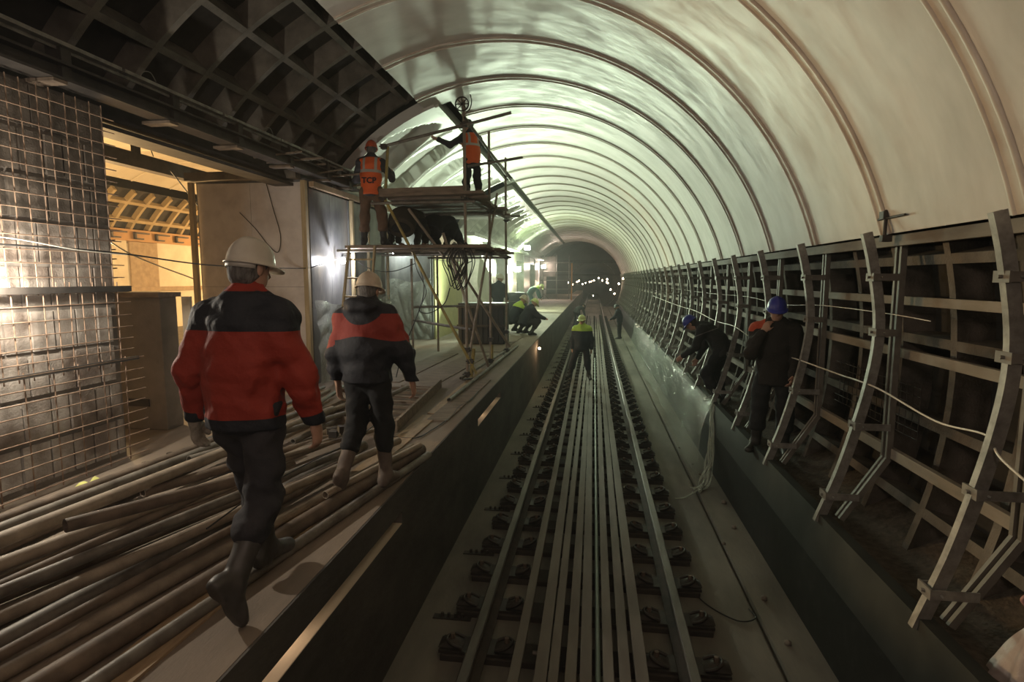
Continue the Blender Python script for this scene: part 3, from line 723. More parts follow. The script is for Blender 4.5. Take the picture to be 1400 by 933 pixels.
# open chamber beyond: big dark cylinder
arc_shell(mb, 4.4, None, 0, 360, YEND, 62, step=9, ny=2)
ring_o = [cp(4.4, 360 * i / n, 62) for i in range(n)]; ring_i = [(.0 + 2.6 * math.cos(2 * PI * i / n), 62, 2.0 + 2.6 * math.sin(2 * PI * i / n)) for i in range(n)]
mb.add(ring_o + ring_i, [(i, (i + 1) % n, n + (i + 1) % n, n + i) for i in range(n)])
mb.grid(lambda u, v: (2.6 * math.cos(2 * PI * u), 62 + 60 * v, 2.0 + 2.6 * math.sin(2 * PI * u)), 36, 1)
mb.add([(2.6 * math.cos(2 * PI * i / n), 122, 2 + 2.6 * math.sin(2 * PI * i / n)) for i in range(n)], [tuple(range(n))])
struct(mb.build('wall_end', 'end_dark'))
mb = MB()
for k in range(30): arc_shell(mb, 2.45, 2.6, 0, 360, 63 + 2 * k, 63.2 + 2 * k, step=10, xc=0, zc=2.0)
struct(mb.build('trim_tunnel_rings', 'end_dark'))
mb = MB(); mb.lohi((-5.3, YEND + .3, 4.05), (2.4, YEND + .6, 4.35)); mb.lohi((-5.3, YEND + 3, 3.0), (2.4, YEND + 3.2, 3.15))
o = mb.build('cross_beam', 'steel_dark'); tag(o, 'dark steel cross beam spanning the end of the station vault', 'beam')
# ------------------------------------------------------------------ right side: curved frames, posts, rails
prof = [(2.16, 3.10), (2.22, 2.87), (2.29, 2.48), (2.295, 2.19), (2.25, 1.86), (2.18, 1.54), (2.08, 1.16), (1.95, .78), (1.93, .72)]
def smooth_prof(n=28):
    P = [np.array(p) for p in prof]; out = []
    for i in range(n + 1):
        t = i / n * (len(P) - 1); k = min(int(t), len(P) - 2); f = t - k
        p0, p1, p2, p3 = P[max(k - 1, 0)], P[k], P[k + 1], P[min(k + 2, len(P) - 1)]
        out.append(.5 * ((2 * p1) + (-p0 + p2) * f + (2 * p0 - 5 * p1 + 4 * p2 - p3) * f * f + (-p0 + 3 * p1 - 3 * p2 + p3) * f ** 3))
    return out
SP = smooth_prof()
def frame(y, label, group=None, lowdetail=False):
    root = empty('curved_frame', (1.95, y, .8), label, 'steel frame', group)
    mb = MB(); w = .05; tks = .008; pts = SP
    def nrm2(i):
        a, b_ = pts[max(i - 1, 0)], pts[min(i + 1, len(pts) - 1)]; d = b_ - a; d /= np.linalg.norm(d); return np.array([-d[1], d[0]])
    # C-section: web facing the track plus two flanges turned back
    sec = [(0, -w / 2), (.072, -w / 2), (.072, -w / 2 + tks), (tks, -w / 2 + tks), (tks, w / 2 - tks), (.072, w / 2 - tks), (.072, w / 2), (0, w / 2)]
    vs = []; k = len(sec)
    for i, p in enumerate(pts):
        n_ = nrm2(i); n_ = n_ if n_[0] > 0 else -n_
        for d, e in sec: vs.append((p[0] + n_[0] * d, y + e, p[1] + n_[1] * d))
    fs = [(i * k + j, i * k + (j + 1) % k, (i + 1) * k + (j + 1) % k, (i + 1) * k + j) for i in range(len(pts) - 1) for j in range(k)] + [tuple(range(k)), tuple((len(pts) - 1) * k + j for j in reversed(range(k)))]
    mb.add(vs, fs, False); part(mb, 'curved_channel', 'steel', root)
    yr = y + .02; mb = MB()
    for dy in (-.035, .035):
        mb.bar((2.47, yr + dy, 3.02), (2.47, yr + dy, 1.28), .03, .045, up=(1, 0, 0))
    part(mb, 'rear_post', 'steel_paint', root)
    mb = MB()
    for dy in (-.03, .03): mb.bar((2.47, yr + dy, 1.28), (2.14, yr + dy, .74), .028, .045, up=(1, 0, 0))
    part(mb, 'lower_strut', 'steel_paint', root)
    for z in (2.76, 2.32, 1.55, .95):
        i = min(range(len(pts)), key=lambda q: abs(pts[q][1] - z)); p = pts[i]; mb = MB()
        mb.lohi((p[0] - .012, y - .065, z - .032), (p[0] + .0, y + .065, z + .032))
        x2 = 2.45 if z > 1.2 else 2.25
        mb.lohi((p[0] - .01, y - .06, z - .028), (x2, y - .05, z + .028)); mb.lohi((p[0] - .01, y + .05, z - .028), (p[0] + .1, y + .06, z + .028))
        if not lowdetail: mb.tube([(p[0] - .03, y, z), (p[0] + .02, y, z)], .012, n=6); mb.tube([(p[0] + .05, y - .09, z), (p[0] + .05, y + .09, z)], .008, n=6)
        part(mb, 'clamp', 'steel_paint' if z > 2 else 'steel', root)
    return root
FY = [3.45 + 1.475 * k for k in range(31)]
frame_labels = [
 'largest curved galvanised frame, nearest the camera, standing left of the pale bag',
 'second curved galvanised frame from the camera, its head just right of the T-shaped clamp',
 'third curved galvanised frame from the camera, just right of the standing man',
 'curved galvanised frame directly behind the blue helmet of the standing man',
 'curved galvanised frame gripped by the bending man in the blue helmet']
fr0 = None
for i, y in enumerate(FY):
    if i < 5: frame(y + (.02 if i else 0), frame_labels[i])
    elif i == 5:
        fr0 = frame(y, 'one of the curved galvanised frames in the row beyond the bending man', 'curved frames beyond the bending man', lowdetail=True); reg(fr0)
    else:
        c = copy_tree(fr0); c.location.y = y
# longitudinal members
def lrail(name, x, z, w, h, material, label, y0=.6, y1=YEND):
    mb = MB(); mb.lohi((x - w / 2, y0, z - h / 2), (x + w / 2, y1, z + h / 2)); o = mb.build(name, material, bevel=.003); return tag(o, label, 'rail')
lrail('edge_beam', 2.42, 3.045, .05, .085, 'beam', 'grey steel edge beam running under the lower edge of the white vault')
lrail('horizontal_rail', 2.60, 2.57, .05, .07, 'side_rail', 'upper dusty rail behind the curved frames')
lrail('horizontal_rail', 2.55, 2.15, .045, .075, 'side_rail', 'middle flat rail behind the curved frames')
lrail('horizontal_rail', 2.50, 1.33, .045, .085, 'side_rail', 'lowest rail behind the curved frames, at the kink of the rear posts')
# T-shaped clamp at the vault edge
mb = MB(); mb.tube([(2.30, 4.88, 3.04), (2.30, 4.88, 3.28)], .014, n=8); mb.tube([(2.30, 4.60, 3.215), (2.30, 5.0, 3.215)], .010, n=6)
mb.box((2.30, 4.9, 3.24), (.05, .07, .06)); mb.box((2.31, 4.88, 3.06), (.07, .05, .05))
tag(mb.build('edge_clamp', 'steel_dark'), 'dark T-shaped screw clamp standing on the edge of the white vault', 'clamp')
# thin mesh netting low behind the posts
mb = MB()
for k in range(16): y = 4.9 + k * .1; mb.tube([(2.66, y, 1.45), (2.66, y, 1.9)], .004, n=4)
for k in range(7): mb.tube([(2.66, 4.9, 1.45 + k * .07), (2.66, 6.5, 1.45 + k * .07)], .004, n=4)
tag(mb.build('wire_grid', 'steel_dark'), 'small dark wire grid leaning on the tunnel lining behind the second frame', 'wire grid')
# light cable looping along the frames
def cat(pts, n=8):
    P = [np.array(p, float) for p in pts]; out = []
    for k in range(len(P) - 1):
        p0, p1, p2, p3 = P[max(k - 1, 0)], P[k], P[k + 1], P[min(k + 2, len(P) - 1)]
        for j in range(n):
            f = j / n; out.append(.5 * ((2 * p1) + (-p0 + p2) * f + (2 * p0 - 5 * p1 + 4 * p2 - p3) * f * f + (-p0 + 3 * p1 - 3 * p2 + p3) * f ** 3))
    out.append(P[-1]); return out
def cable(label, pts, r, material, name='cable', n=8, cat_='cable'):
    mb = MB(); mb.tube(cat(pts, n), r, n=6); return tag(mb.build(name, material), label, cat_)
c1 = [(2.2, 2.6, 1.62), (2.24, 3.3, 1.78), (2.34, 3.6, 1.84), (2.34, 4.1, 1.80), (2.3, 4.75, 1.88), (2.26, 5.1, 1.90), (2.34, 5.6, 1.86), (2.26, 6.4, 1.88), (2.34, 7.2, 1.84), (2.26, 7.9, 1.95), (2.33, 8.7, 1.9), (2.26, 9.4, 2.0), (2.3, 11, 1.97), (2.26, 13, 2.05), (2.3, 16, 2.03), (2.27, 22, 2.1)]
cable('bright white cable sagging from frame to frame below waist height', c1, .007, 'white_cable')
c2 = [(2.42, 4.4, 2.45), (2.40, 5.0, 2.47), (2.42, 6.4, 2.47), (2.37, 7.5, 2.43), (2.42, 9.4, 2.47), (2.4, 12.3, 2.45), (2.42, 20, 2.46)]
cable('thin pale wire strung level behind the curved frames at head height', c2, .004, 'white_cable', 'wire')
# pale bag on the ledge
mb = MB()
def bagf(u, v):
    a = 2 * PI * u; z = v; r = (.19 * min(1, (z + .02) * 6) ** .5 * max(0, 1 - z) ** .75 + .02) * (1 + .07 * math.sin(5 * a + 4 * z) + .05 * math.sin(11 * a + 2 * z) + .03 * math.sin(19 * a - 6 * z))
    return (2.32 + r * 1.0 * math.cos(a), 3.04 + r * 1.1 * math.sin(a), .62 + .40 * z)
mb.grid(bagf, 40, 26); root = mb.build('plastic_bag', 'bag'); tag(root, 'pale pinkish tied plastic bag on the ledge under the nearest frame', 'bag')
mb = MB(); mb.tube(cat([(2.30, 3.03, 1.07), (2.25, 3.04, 1.10), (2.22, 3.05, 1.14), (2.26, 3.05, 1.17), (2.32, 3.04, 1.16), (2.33, 3.03, 1.09)]), .009, n=6); mb.build('tie_handle', mat('pink_tie', (.45, .25, .22), .6), parent=root)
# polythene film over the kerb
mb = MB()
def film(u, v):
    y = 9.0 + 17 * u; t = v
    if t < .25: x, z = 2.02 - .03 * t, .80 - .02 * math.sin(20 * u)
    else:
        q = (t - .25) / .75; x, z = 1.93 - .30 * q - .05 * math.sin(9 * u + 2 * q), .80 - 1.0 * q
    end = max(0, 1 - u * 17 / 1.6)
    x += .02 * math.sin(60 * u + 7 * v) * (t > .2); z += end * .12 * math.sin(3 * v)
    z = max(z, -.20)
    return (x, y + .25 * end * math.sin(4 * v) - end * .5 * v, z + .006 * math.sin(40 * u + 11 * v))
mb.grid(film, 220, 22); o = mb.build('polythene_sheet', 'film'); tag(o, 'long clear polythene sheet draped over the dark kerb wall on the right', 'plastic sheet')
mb = MB()
for j in range(7):
    a = j * .9; pts = [(1.95 + .02 * math.cos(a), 9.15 + .03 * j, .78), (1.90 + .04 * math.sin(a), 8.95 + .05 * math.cos(a), .45), (1.82 + .05 * math.cos(a * 2), 8.6 + .06 * math.sin(a), .1), (1.68 + .06 * math.sin(a * 2), 8.25 + .09 * math.cos(a), -.17), (1.52 + .07 * math.cos(a), 8.0 + .1 * math.sin(3 * a), -.2)]
    mb.tube(cat(pts, 6), [.012 + .008 * math.sin(i * .9 + j) for i in range(25)], n=7)
mb.tube(cat([(1.55, 8.0, -.19), (1.35, 7.8, -.23), (1.2, 7.75, -.24)], 5), .012, n=5)
o2 = mb.build('polythene_bunch', mat_film('bunched_film', (.6, .66, .55), .4, .2)); o2.parent = o; o2['label'] = 'bunched end of the sheet trailing onto the track floor'
o2.name = 'bunched_end'
# small debris on the track floor, right
rnd = random.Random(11)
for k in range(9):
    y = 3.6 + k * .8 + rnd.random() * .5; x = 1.52 + rnd.random() * .3; r = .018 + .02 * rnd.random(); mb = MB()
    mb.lathe([(0.001, 0), (r, .004), (r * .9, r * .9), (r * .3, r * 1.3), (.001, r * 1.3)], n=7, c=(x, y, -.222)); tag(mb.build('stone', 'concrete'), 'small stone on the track floor beside the dark kerb', 'stone', 'stones along the kerb')
cable('thin dark wire curled on the track floor right of the right-hand rail', [(1.0, 5.6, -.24), (1.12, 5.2, -.24), (1.35, 4.95, -.24), (1.52, 5.0, -.235), (1.5, 5.15, -.24)], .006, 'cable', 'wire')
# ------------------------------------------------------------------ track
def rail(x, label):
    prof = [(-.075, 0), (.075, 0), (.075, .012), (.02, .03), (.009, .045), (.009, .125), (.036, .14), (.037, .17), (.028, .178), (-.028, .178), (-.037, .17), (-.036, .14), (-.009, .125), (-.009, .045), (-.02, .03), (-.075, .012)]
    mb = MB(); mb.prism([(x + a, -.178 + b_) for a, b_ in prof], -1.5, YEND + 60); o = tag(mb.build('running_rail', 'rail_web'), label, 'rail')
    mb = MB(); mb.prism([(x + a, -.178 + b_) for a, b_ in ((-.0385, .142), (.0385, .142), (.0385, .172), (.030, .180), (-.030, .180), (-.0385, .172))], -1.5, YEND + 60); h = mb.build('rail_head', 'rail', parent=o); h['label'] = 'worn paler head of the rail'
    return o
rail(-.80, 'left running rail of the track'); rail(.80, 'right running rail of the track')
bars = [(-.46, .075, 'first flat steel bar from the left between the rails, beside the left fasteners'), (-.27, .09, 'second flat steel bar from the left between the rails'), (-.165, .07, 'third flat steel bar from the left between the rails'),
        (-.065, .08, 'fourth flat steel bar from the left between the rails'), (.04, .085, 'fifth flat steel bar from the left, next to the pale green tube'), (.215, .075, 'sixth flat steel bar, right of the pale green tube'), (.315, .08, 'seventh flat steel bar from the left between the rails'), (.425, .09, 'rightmost flat steel bar between the rails')]
for i, (x, w, lb) in enumerate(bars):
    mb = MB(); y = -1.0; r = random.Random(i)
    pts = [(x + .012 * math.sin(.23 * q + i * 2), q) for q in np.arange(-1, 46, 1.0)]
    vs = []; z0, z1 = -.045 + (.0 if i % 2 else .006), .0 + .012 * (i % 3)
    for px, py in pts: vs += [(px - w / 2, py, z0), (px + w / 2, py, z0), (px + w / 2, py, z1), (px - w / 2, py, z1)]
    k = len(pts); fs = [(a * 4 + b_, a * 4 + (b_ + 1) % 4, a * 4 + 4 + (b_ + 1) % 4, a * 4 + 4 + b_) for a in range(k - 1) for b_ in range(4)] + [(0, 3, 2, 1), tuple(4 * (k - 1) + q for q in range(4))]
    mb.add(vs, fs); tag(mb.build('flat_bar', 'bar', bevel=.004), lb, 'steel bar', 'flat bars laid between the rails')
mb = MB(); mb.tube([(.135, -1, -.03), (.13, 6, -.03), (.135, 20, -.03)], .02, n=10)
tag(mb.build('thin_tube', mat('pale_green_tube', (.16, .21, .17), .5)), 'thin pale green tube lying among the flat bars', 'tube')
# sleepers and fasteners
mb = MB(); mb.box((0, 0, -.245), (2.2, .24, .09)); s0 = mb.build('sleeper', mat('dark_sleeper', (.035, .03, .026), .85, col2=(.06, .05, .04), nscale=5), loc=(0, 0, -.245), bevel=.008)
tag(s0, 'dark timber sleeper set in the track bed under the rails', 'sleeper', 'sleepers under the rails'); s0.location = (0, 1.8, -.245)
fr = empty('rail_fastener', (0, 0, -.2), 'bolted rail clip on its pad beside the running rails', 'rail clip', 'rail fasteners along both rails')
mb = MB(); mb.box((.0, 0, .012), (.26, .2, .024)); a_ = part(mb, 'base_plate', 'steel_dark', empty('x')); bpy.data.objects.remove(a_.parent) if a_.parent else None; a_.parent = fr
mb = MB(); mb.tube(cat([(-.05, -.07, .035), (.02, -.075, .06), (.07, -.03, .075), (.075, .03, .075), (.02, .075, .06), (-.05, .07, .035)], 4), .013, n=6)
mb.grid(lambda u, v: ((-.06 + .2 * u), -.075 + .15 * v, .03 + .045 * math.sin(PI * u) * math.sin(PI * v)), 8, 8)
b2 = mb.build('spring_clip', 'steel_dark', parent=fr)
mb = MB(); mb.lathe([(.001, .11), (.018, .11), (.02, .095), (.02, .05), (.03, .048), (.03, .03)], n=6, c=(.035, 0, 0), smooth=False); b3 = mb.build('bolt', 'tube3', parent=fr)
reg(fr); first = True
k = 0; y = 2.4
while y < 46:
    for sx in (-1, 1):
        for inner in (1, 0):
            if not inner and y > 20: continue
            if first: o = fr; first = False
            else: o = copy_tree(fr)
            o.location = (sx * (.80 - (.185 if inner else -.185)), y, -.2); o.rotation_euler = (0, 0, 0 if (sx < 0) == bool(inner) else PI)
    if k: so = copy_obj(s0); so.location = (0, y, -.245)
    else: s0.location = (0, y, -.245)
    k += 1; y += .6
mb = MB(); 
for q in range(4): mb.lathe([(.001, .035), (.014, .035), (.016, 0), (.02, 0)], n=6, c=(-.09 + q * .06, 0, .01), smooth=False)
mb.box((0, 0, .004), (.34, .07, .012)); st = mb.build('bolted_strip', 'steel_dark'); tag(st, 'short dark bolted strip on the track floor left of the left rail', 'bolted strip', 'bolted strips left of the track'); y = 3.45; k = 0
while y < 30:
    o = st if k == 0 else copy_obj(st); o.location = (-1.14, y, -.25); y += 1.2; k += 1
mb = MB(); mb.tube([(-.36, 4.06, -.10), (-.22, 4.06, -.10)], .018, n=8); tag(mb.build('short_tube', 'tube2'), 'short loose tube lying crosswise under the flat bars', 'tube')
# items in the far tunnel
mb = MB(); mb.bar((-1.62, 44, 1.1), (-1.62, 44, 3.9), .14, .1); tag(mb.build('orange_post', 'orange_paint'), 'orange upright post at the far end of the platform', 'post')
root = empty('far_scaffold', (-3, 46, 1.1), 'pale scaffold tower at the far end of the platform, beside the orange post', 'scaffold')
for x in (-4.0, -2.9, -1.9): mb = MB(); mb.tube([(x, 46, 1.1), (x, 46, 4.6)], .04, n=6); part(mb, 'standard', 'steel_paint', root)
for z in (1.9, 2.6, 3.3, 4.0): mb = MB(); mb.tube([(-4.2, 46, z), (-1.6, 46, z)], .035, n=6); part(mb, 'ledger', 'steel_paint', root)
mb = MB(); mb.lohi((-4.2, 46.1, 2.9), (-3.0, 46.15, 4.5)); part(mb, 'board', 'plaster', root)
# strings of bulbs in the running tunnel (screen rows measured at their real distance)
def at_y(u, v, y):
    d = np.array([(u - 700) / F_PX, (466.5 - v) / F_PX, 1.0]); r = np.array([d @ _X, d @ _Y, d @ _Z]); return CAM + r * (y / r[1])
bl = [(777.5, 386.5, 58), (781.5, 387.5, 64), (789, 385.5, 56), (791.5, 384, 60), (796.5, 388.5, 70), (800.5, 387, 78), (806, 385.5, 66), (808.5, 385, 74), (812, 383.5, 60), (818.4, 380.2, 54), (823.4, 383.7, 60), (830, 382, 55), (829.5, 386, 58), (831, 387, 62), (834.8, 396, 53), (840, 401.5, 51.5), (811, 404.5, 80), (783, 389, 70), (846, 388, 47), (852, 381, 44)]
bulb0 = None
for i, (u, v, y) in enumerate(bl):
    p = at_y(u, v, y)
    if bulb0 is None:
        mb = MB(); mb.lathe([(.001, -.085), (.04, -.075), (.065, -.03), (.06, .02), (.03, .06), (.025, .07)], n=12); bulb0 = mb.build('tunnel_bulb', 'bulb_w'); mb = MB(); mb.lathe([(.027, .06), (.03, .12), (.001, .12)], n=8); s_ = mb.build('lamp_socket', 'rubber', parent=bulb0)
        tag(bulb0, 'small lit bulb on the lighting strings in the far tunnel', 'bulb', 'bulbs in the far tunnel'); reg(bulb0); o = bulb0
    else: o = copy_tree(bulb0)
    o.location = p
for i, (x, y, z, e) in enumerate(((-1.5, 58, 2.2, 60), (1.6, 53, 1.8, 60), (0.6, 66, 2.3, 50), (-.5, 80, 2.2, 60), (2.0, 46.5, 2.2, 25))):
    ld = bpy.data.lights.new('bulb_light', 'POINT'); ld.energy = e; ld.color = (1, .75, .55); ld.shadow_soft_size = .1; lo = bpy.data.objects.new('bulb_light', ld); lo.location = (x, y, z); COL.objects.link(lo)
# ------------------------------------------------------------------ left: header beams, rebar mesh, passage, sheets
def tube_thing(name, a, b, r, material, label, cat_='tube', group=None, hollow=.18, n=12, couplers=()):
    mb = MB(); mb.tube([a, b], r, n=n, hollow=hollow); o = mb.build(name, material); tag(o, label, cat_, group)
    return o
M['tube3b'] = mat('sooty_board', (0.06, 0.048, 0.036), .9)
# header: three long members with hangers, over the passages
root = empty('header_girder', (-4.2, 2, 4.25), 'long dusty steel girder with brackets running over the passage openings', 'girder')
mb = MB()
mb.lohi((-4.20, -2, 4.27), (-4.00, 9.8, 4.29)); mb.lohi((-4.12, -2, 4.29), (-4.10, 9.8, 4.40)); mb.lohi((-4.30, -2, 4.40), (-4.02, 9.8, 4.42)); part(mb, 'lower_flange', 'steel_dark', root)
mb = MB(); mb.lohi((-4.75, -2, 4.22), (-4.45, 9.9, 4.26)); mb.lohi((-4.62, -2, 4.26), (-4.58, 9.9, 4.5)); part(mb, 'back_channel', 'steel_dark', root)
for i, y in enumerate([.4, 1.9, 3.05, 4.1, 5.3, 6.35, 7.5, 8.6, 9.4]):
    mb = MB(); mb.lohi((-4.20, y, 4.28), (-4.06, y + .09, 4.56)); mb.lohi((-4.3, y + .0, 4.28), (-4.2, y + .08, 4.32)); part(mb, 'hanger', 'steel_dark', root)
    mb = MB(); mb.lohi((-4.30, y - .14, 4.24), (-4.0, y - .02, 4.265)); part(mb, 'bracket_plate', 'tube3', root)
root2 = empty('cable_tray', (-4.1, 2, 4.55), 'narrow pale metal tray running above the girder under the dark lining', 'cable tray')
mb = MB(); y = -2.0; r = random.Random(4)
while y < 9.8:
    L_ = 1.1 + r.random() * .5; mb.lohi((-4.10 + r.uniform(-.006, .006), y, 4.545), (-4.03, min(y + L_ - .03, 9.8), 4.575)); y += L_
mb.lohi((-4.11, -2, 4.52), (-4.095, 9.8, 4.56)); part(mb, 'tray', 'steel', root2)
for y in (2.8, 4.9, 6.9): mb = MB(); mb.tube(cat([(-4.07, y, 4.57), (-4.07, y + .05, 4.64), (-4.07, y + .14, 4.66), (-4.07, y + .2, 4.6)], 4), .005, n=5); part(mb, 'wire_loop', 'steel', root2)
# clutter on the girder near the orange-vest worker
rnd = random.Random(9)
for k in range(7):
    y = 7.0 + k * .42; x = -4.15 + rnd.uniform(-.1, .15); mb = MB(); mb.bar((x - .15, y, 4.30 + .02 * k % .06), (x + .35 * rnd.random() + .1, y + .5, 4.46), .06, .025)
    tag(mb.build('offcut_board', 'wood_old'), 'short offcut board lying on the girder beside the cable tray', 'board', 'offcuts lying on the girder')
# beams across the passage
mb = MB(); mb.lohi((-7.8, 1.0, 4.62), (-7.6, 14.0, 4.86)); tag(mb.build('hall_beam', 'steel_dark'), 'heavy dark beam crossing below the cream ceiling of the far hall', 'beam')
mb = MB(); mb.lohi((-6.1, 8.05, 4.22), (-4.3, 8.2, 4.34)); tag(mb.build('passage_beam', 'beam'), 'steel angle beam along the top of the pale marble passage wall', 'beam')
mb = MB(); mb.lohi((-7.7, 8.9, 4.86), (-7.6, 9.0, 5.32)); mb.lohi((-7.7, 8.9, 5.26), (-7.6, 10.6, 5.32)); tag(mb.build('angle_bracket', 'steel_dark'), 'dark angle bracket standing on the heavy beam against the cream ceiling', 'bracket')
# rebar mesh in front of the nearest pier
def mesh_panel(y0, y1, z0, z1, x, dy, dz, over, label, rad=.005, tilt=0.0):
    mb = MB(); y = y0; r = random.Random(int(z0 * 100))
    while y <= y1: mb.tube([(x + tilt, y + r.uniform(-.012, .012), z0), (x, y + r.uniform(-.012, .012), z1)], rad, n=6); y += dy
    z = z0 + .03
    while z < z1: mb.tube([(x + .011, y0 - .1, z + r.uniform(-.008, .008)), (x + .011, y1 + over * (.5 + r.random() * .8), z + r.uniform(-.008, .008))], rad, n=6); z += dz
    return tag(mb.build('rebar_mesh', 'rebar'), label, 'steel mesh')
mesh_panel(.6, 4.6, 2.62, 4.22, -4.14, .115, .105, .03, 'upper rusty rebar mesh panel on the nearest pier')
mesh_panel(.6, 4.62, 1.98, 2.72, -4.11, .115, .105, .03, 'middle rusty rebar mesh panel on the nearest pier, overlapping the upper one')
mesh_panel(.6, 4.68, 1.12, 2.06, -4.08, .23, .098, .035, 'lower rebar mesh panel with close horizontal bars, standing on the platform', rad=.0055)
mb = MB(); mb.bar((-4.09, .6, 2.66), (-4.09, 4.64, 2.66), .03, .05); tag(mb.build('mesh_lath', 'steel_dark'), 'dark horizontal lath tying the upper and middle rebar mesh', 'lath')
mb = MB(); mb.bar((-4.08, .6, 2.03), (-4.08, 4.66, 2.03), .03, .03); tag(mb.build('mesh_lath', 'steel_dark'), 'dark horizontal lath tying the middle and lower rebar mesh', 'lath')
# short bar stubs in the passage side of the pier
mb = MB()
for k in range(9): mb.tube([(-4.3, 4.6, 2.75 + .085 * k), (-4.3, 4.74, 2.76 + .085 * k)], .006, n=5)
tag(mb.build('bar_stubs', 'rebar'), 'short bent bar ends sticking out of the nearest pier into the passage', 'steel bar')
# low grey wall in the passage
mb = MB(); mb.lohi((-5.25, 5.5, 1.1), (-4.52, 5.75, 2.57)); struct(mb.build('wall_passage_low', 'plaster', bevel=.01))
mb = MB(); mb.lohi((-5.32, 5.46, 2.55), (-4.5, 5.8, 2.60)); tag(mb.build('wall_cap_board', 'wood_old'), 'board capping the low grey wall in the passage', 'board')
mb = MB(); mb.lohi((-4.98, 5.485, 1.36), (-4.72, 5.5, 1.44)); tag(mb.build('slot_plate', 'steel_dark'), 'dark plate in place of a slot low on the grey wall in the passage', 'box')  # added dark plate stands for the shade inside a slot
mb = MB(); mb.lohi((-4.50, 5.8, 1.12), (-4.40, 5.84, 2.55)); tag(mb.build('leaning_board', 'cream'), 'pale board standing right of the low grey wall', 'board')
mb = MB(); mb.lohi((-5.25, 7.4, 1.12), (-5.02, 7.7, 2.5)); tag(mb.build('dark_board', 'wood_old'), 'brown board standing upright behind the pale board in the passage', 'board')
# timber posts
def post(x, y, z0, z1, w, label, m_='wood_v'):
    mb = MB(); mb.lohi((x - w / 2, y - w / 2, z0), (x + w / 2, y + w / 2, z1)); return tag(mb.build('timber_post', m_, bevel=.003), label, 'post')
post(-6.04, 8.12, 1.1, 4.2, .07, 'pale timber post at the left end of the marble passage wall')
post(-4.235, 8.16, 1.1, 4.2, .075, 'pale timber post at the corner of the marble passage wall, nearest the hooded worker')
post(-4.16, 9.68, 1.1, 4.1, .06, 'white timber post behind the ladder')
post(-4.16, 10.4, 1.1, 3.9, .05, 'timber post behind the legs of the worker in the orange vest')
post(-4.16, 11.4, 1.1, 3.9, .05, 'timber post at the far end of the second pier')
mb = MB(); mb.lohi((-4.20, 8.25, 4.12), (-4.12, 11.5, 4.2)); tag(mb.build('timber_rail', 'wood'), 'timber rail along the top of the grey marble face', 'rail')
# yellow and pink boards on the third pier
mb = MB(); mb.lohi((-4.24, 15.1, 1.1), (-4.2, 18.3, 3.25)); mb.lohi((-4.24, 15.1, 3.27), (-4.22, 18.3, 3.3)); tag(mb.build('yellow_wall_board', 'yellow_board'), 'pale yellow panel on the third pier behind the scaffold', 'panel')
mb = MB(); mb.lohi((-4.24, 15.1, 3.3), (-4.2, 18.3, 4.1)); tag(mb.build('pink_wall_board', 'pink_board'), 'pinkish panel above the pale yellow one behind the scaffold', 'panel')
mb = MB(); mb.lohi((-6.3, 14.98, 1.1), (-4.3, 15.04, 4.1)); struct(mb.build('wall_grey_slab_far', 'marble_grey'))
# polythene over the marble
def drape(label, x, y0, y1, z1, seed, along='y', z0=1.12):
    r = random.Random(seed); ph = [r.random() * 6 for _ in range(6)]
    def fn(u, v):
        fan = (u - .5) * (1 - .35 * (1 - v))
        fold = .05 * (1 - .5 * v) * math.sin(26 * u + 5 * math.sin(3 * v + ph[0]) + ph[1]) + .03 * math.sin(47 * u + 6 * v + ph[2]) * (1 - v) + .02 * math.sin(11 * v + 9 * u)
        t = y0 + (y1 - y0) * (.5 + (u - .5)); z = z0 + (z1 - z0) * v - .10 * math.sin(PI * 2 * u) ** 2 * v
        return (x + .07 + abs(fold) + .06 * (1 - v), t, z) if along == 'y' else (t, x - .07 - abs(fold) - .06 * (1 - v), z)
    mb = MB(); mb.grid(fn, 140, 60); return tag(mb.build('polythene_sheet', 'film_drape'), label, 'plastic sheet')
drape('clear polythene sheet hanging over the lower half of the grey marble, behind the hooded worker', -4.22, 8.2, 11.4, 2.42, 1)
drape('clear polythene sheet gathered over the far marble slab, behind the yellow diagonal tube', 14.98, -6.3, -4.25, 2.75, 2, along='x')
mb = MB()
def wf(u, v):
    return (-4.1 + .25 * u + .05 * math.sin(7 * v + 3 * u), 20.6 + 1.3 * u + .1 * math.sin(9 * v), 1.12 + 2.5 * v * (1 - .35 * u) + .0)
mb.grid(wf, 16, 24); tag(mb.build('hanging_cloth', 'cloth_white', solid=.006), 'pale green-white cloth hanging beside the standing worker at the far pier', 'cloth')

# ------------------------------------------------------------------ scaffold
def coupler(root, p, s=1.0):
    mb = MB(); mb.box(p, (.085 * s, .085 * s, .075 * s)); mb.tube([(p[0] - .07, p[1] - .03, p[2]), (p[0] + .07, p[1] - .03, p[2])], .011, n=6); part(mb, 'coupler', 'steel_dark', root)
sc = empty('scaffold', (-2.9, 9, 1.1), 'two-deck tube scaffold standing on the platform edge under the unfinished vault', 'scaffold')
def stube(a, b, name='standard', m_='tube', r=.024, hollow=.2): mb = MB(); mb.tube([a, b], r, n=10, hollow=hollow); return part(mb, name, m_, sc)
for x, y, z0, z1 in ((-1.96, 9.0, 1.14, 5.50), (-1.86, 10.6, 1.14, 5.42), (-1.80, 12.2, 1.14, 5.28)): stube((x, y, z0), (x - .02, y, z1))
stube((-3.29, 9.0, 4.0), (-3.22, 9.0, 4.88), m_='yellow_tube'); stube((-3.52, 11.0, 1.14), (-3.52, 11, 3.14)); stube((-3.33, 12.2, 1.14), (-3.33, 12.2, 4.2))
stube((-3.92, 9.15, 1.14), (-3.92, 9.15, 3.3), m_='wood_v', r=.03, hollow=0)
stube((-3.30, 8.95, 4.06), (-1.80, 8.95, 1.22), 'diagonal_brace', 'yellow_tube')
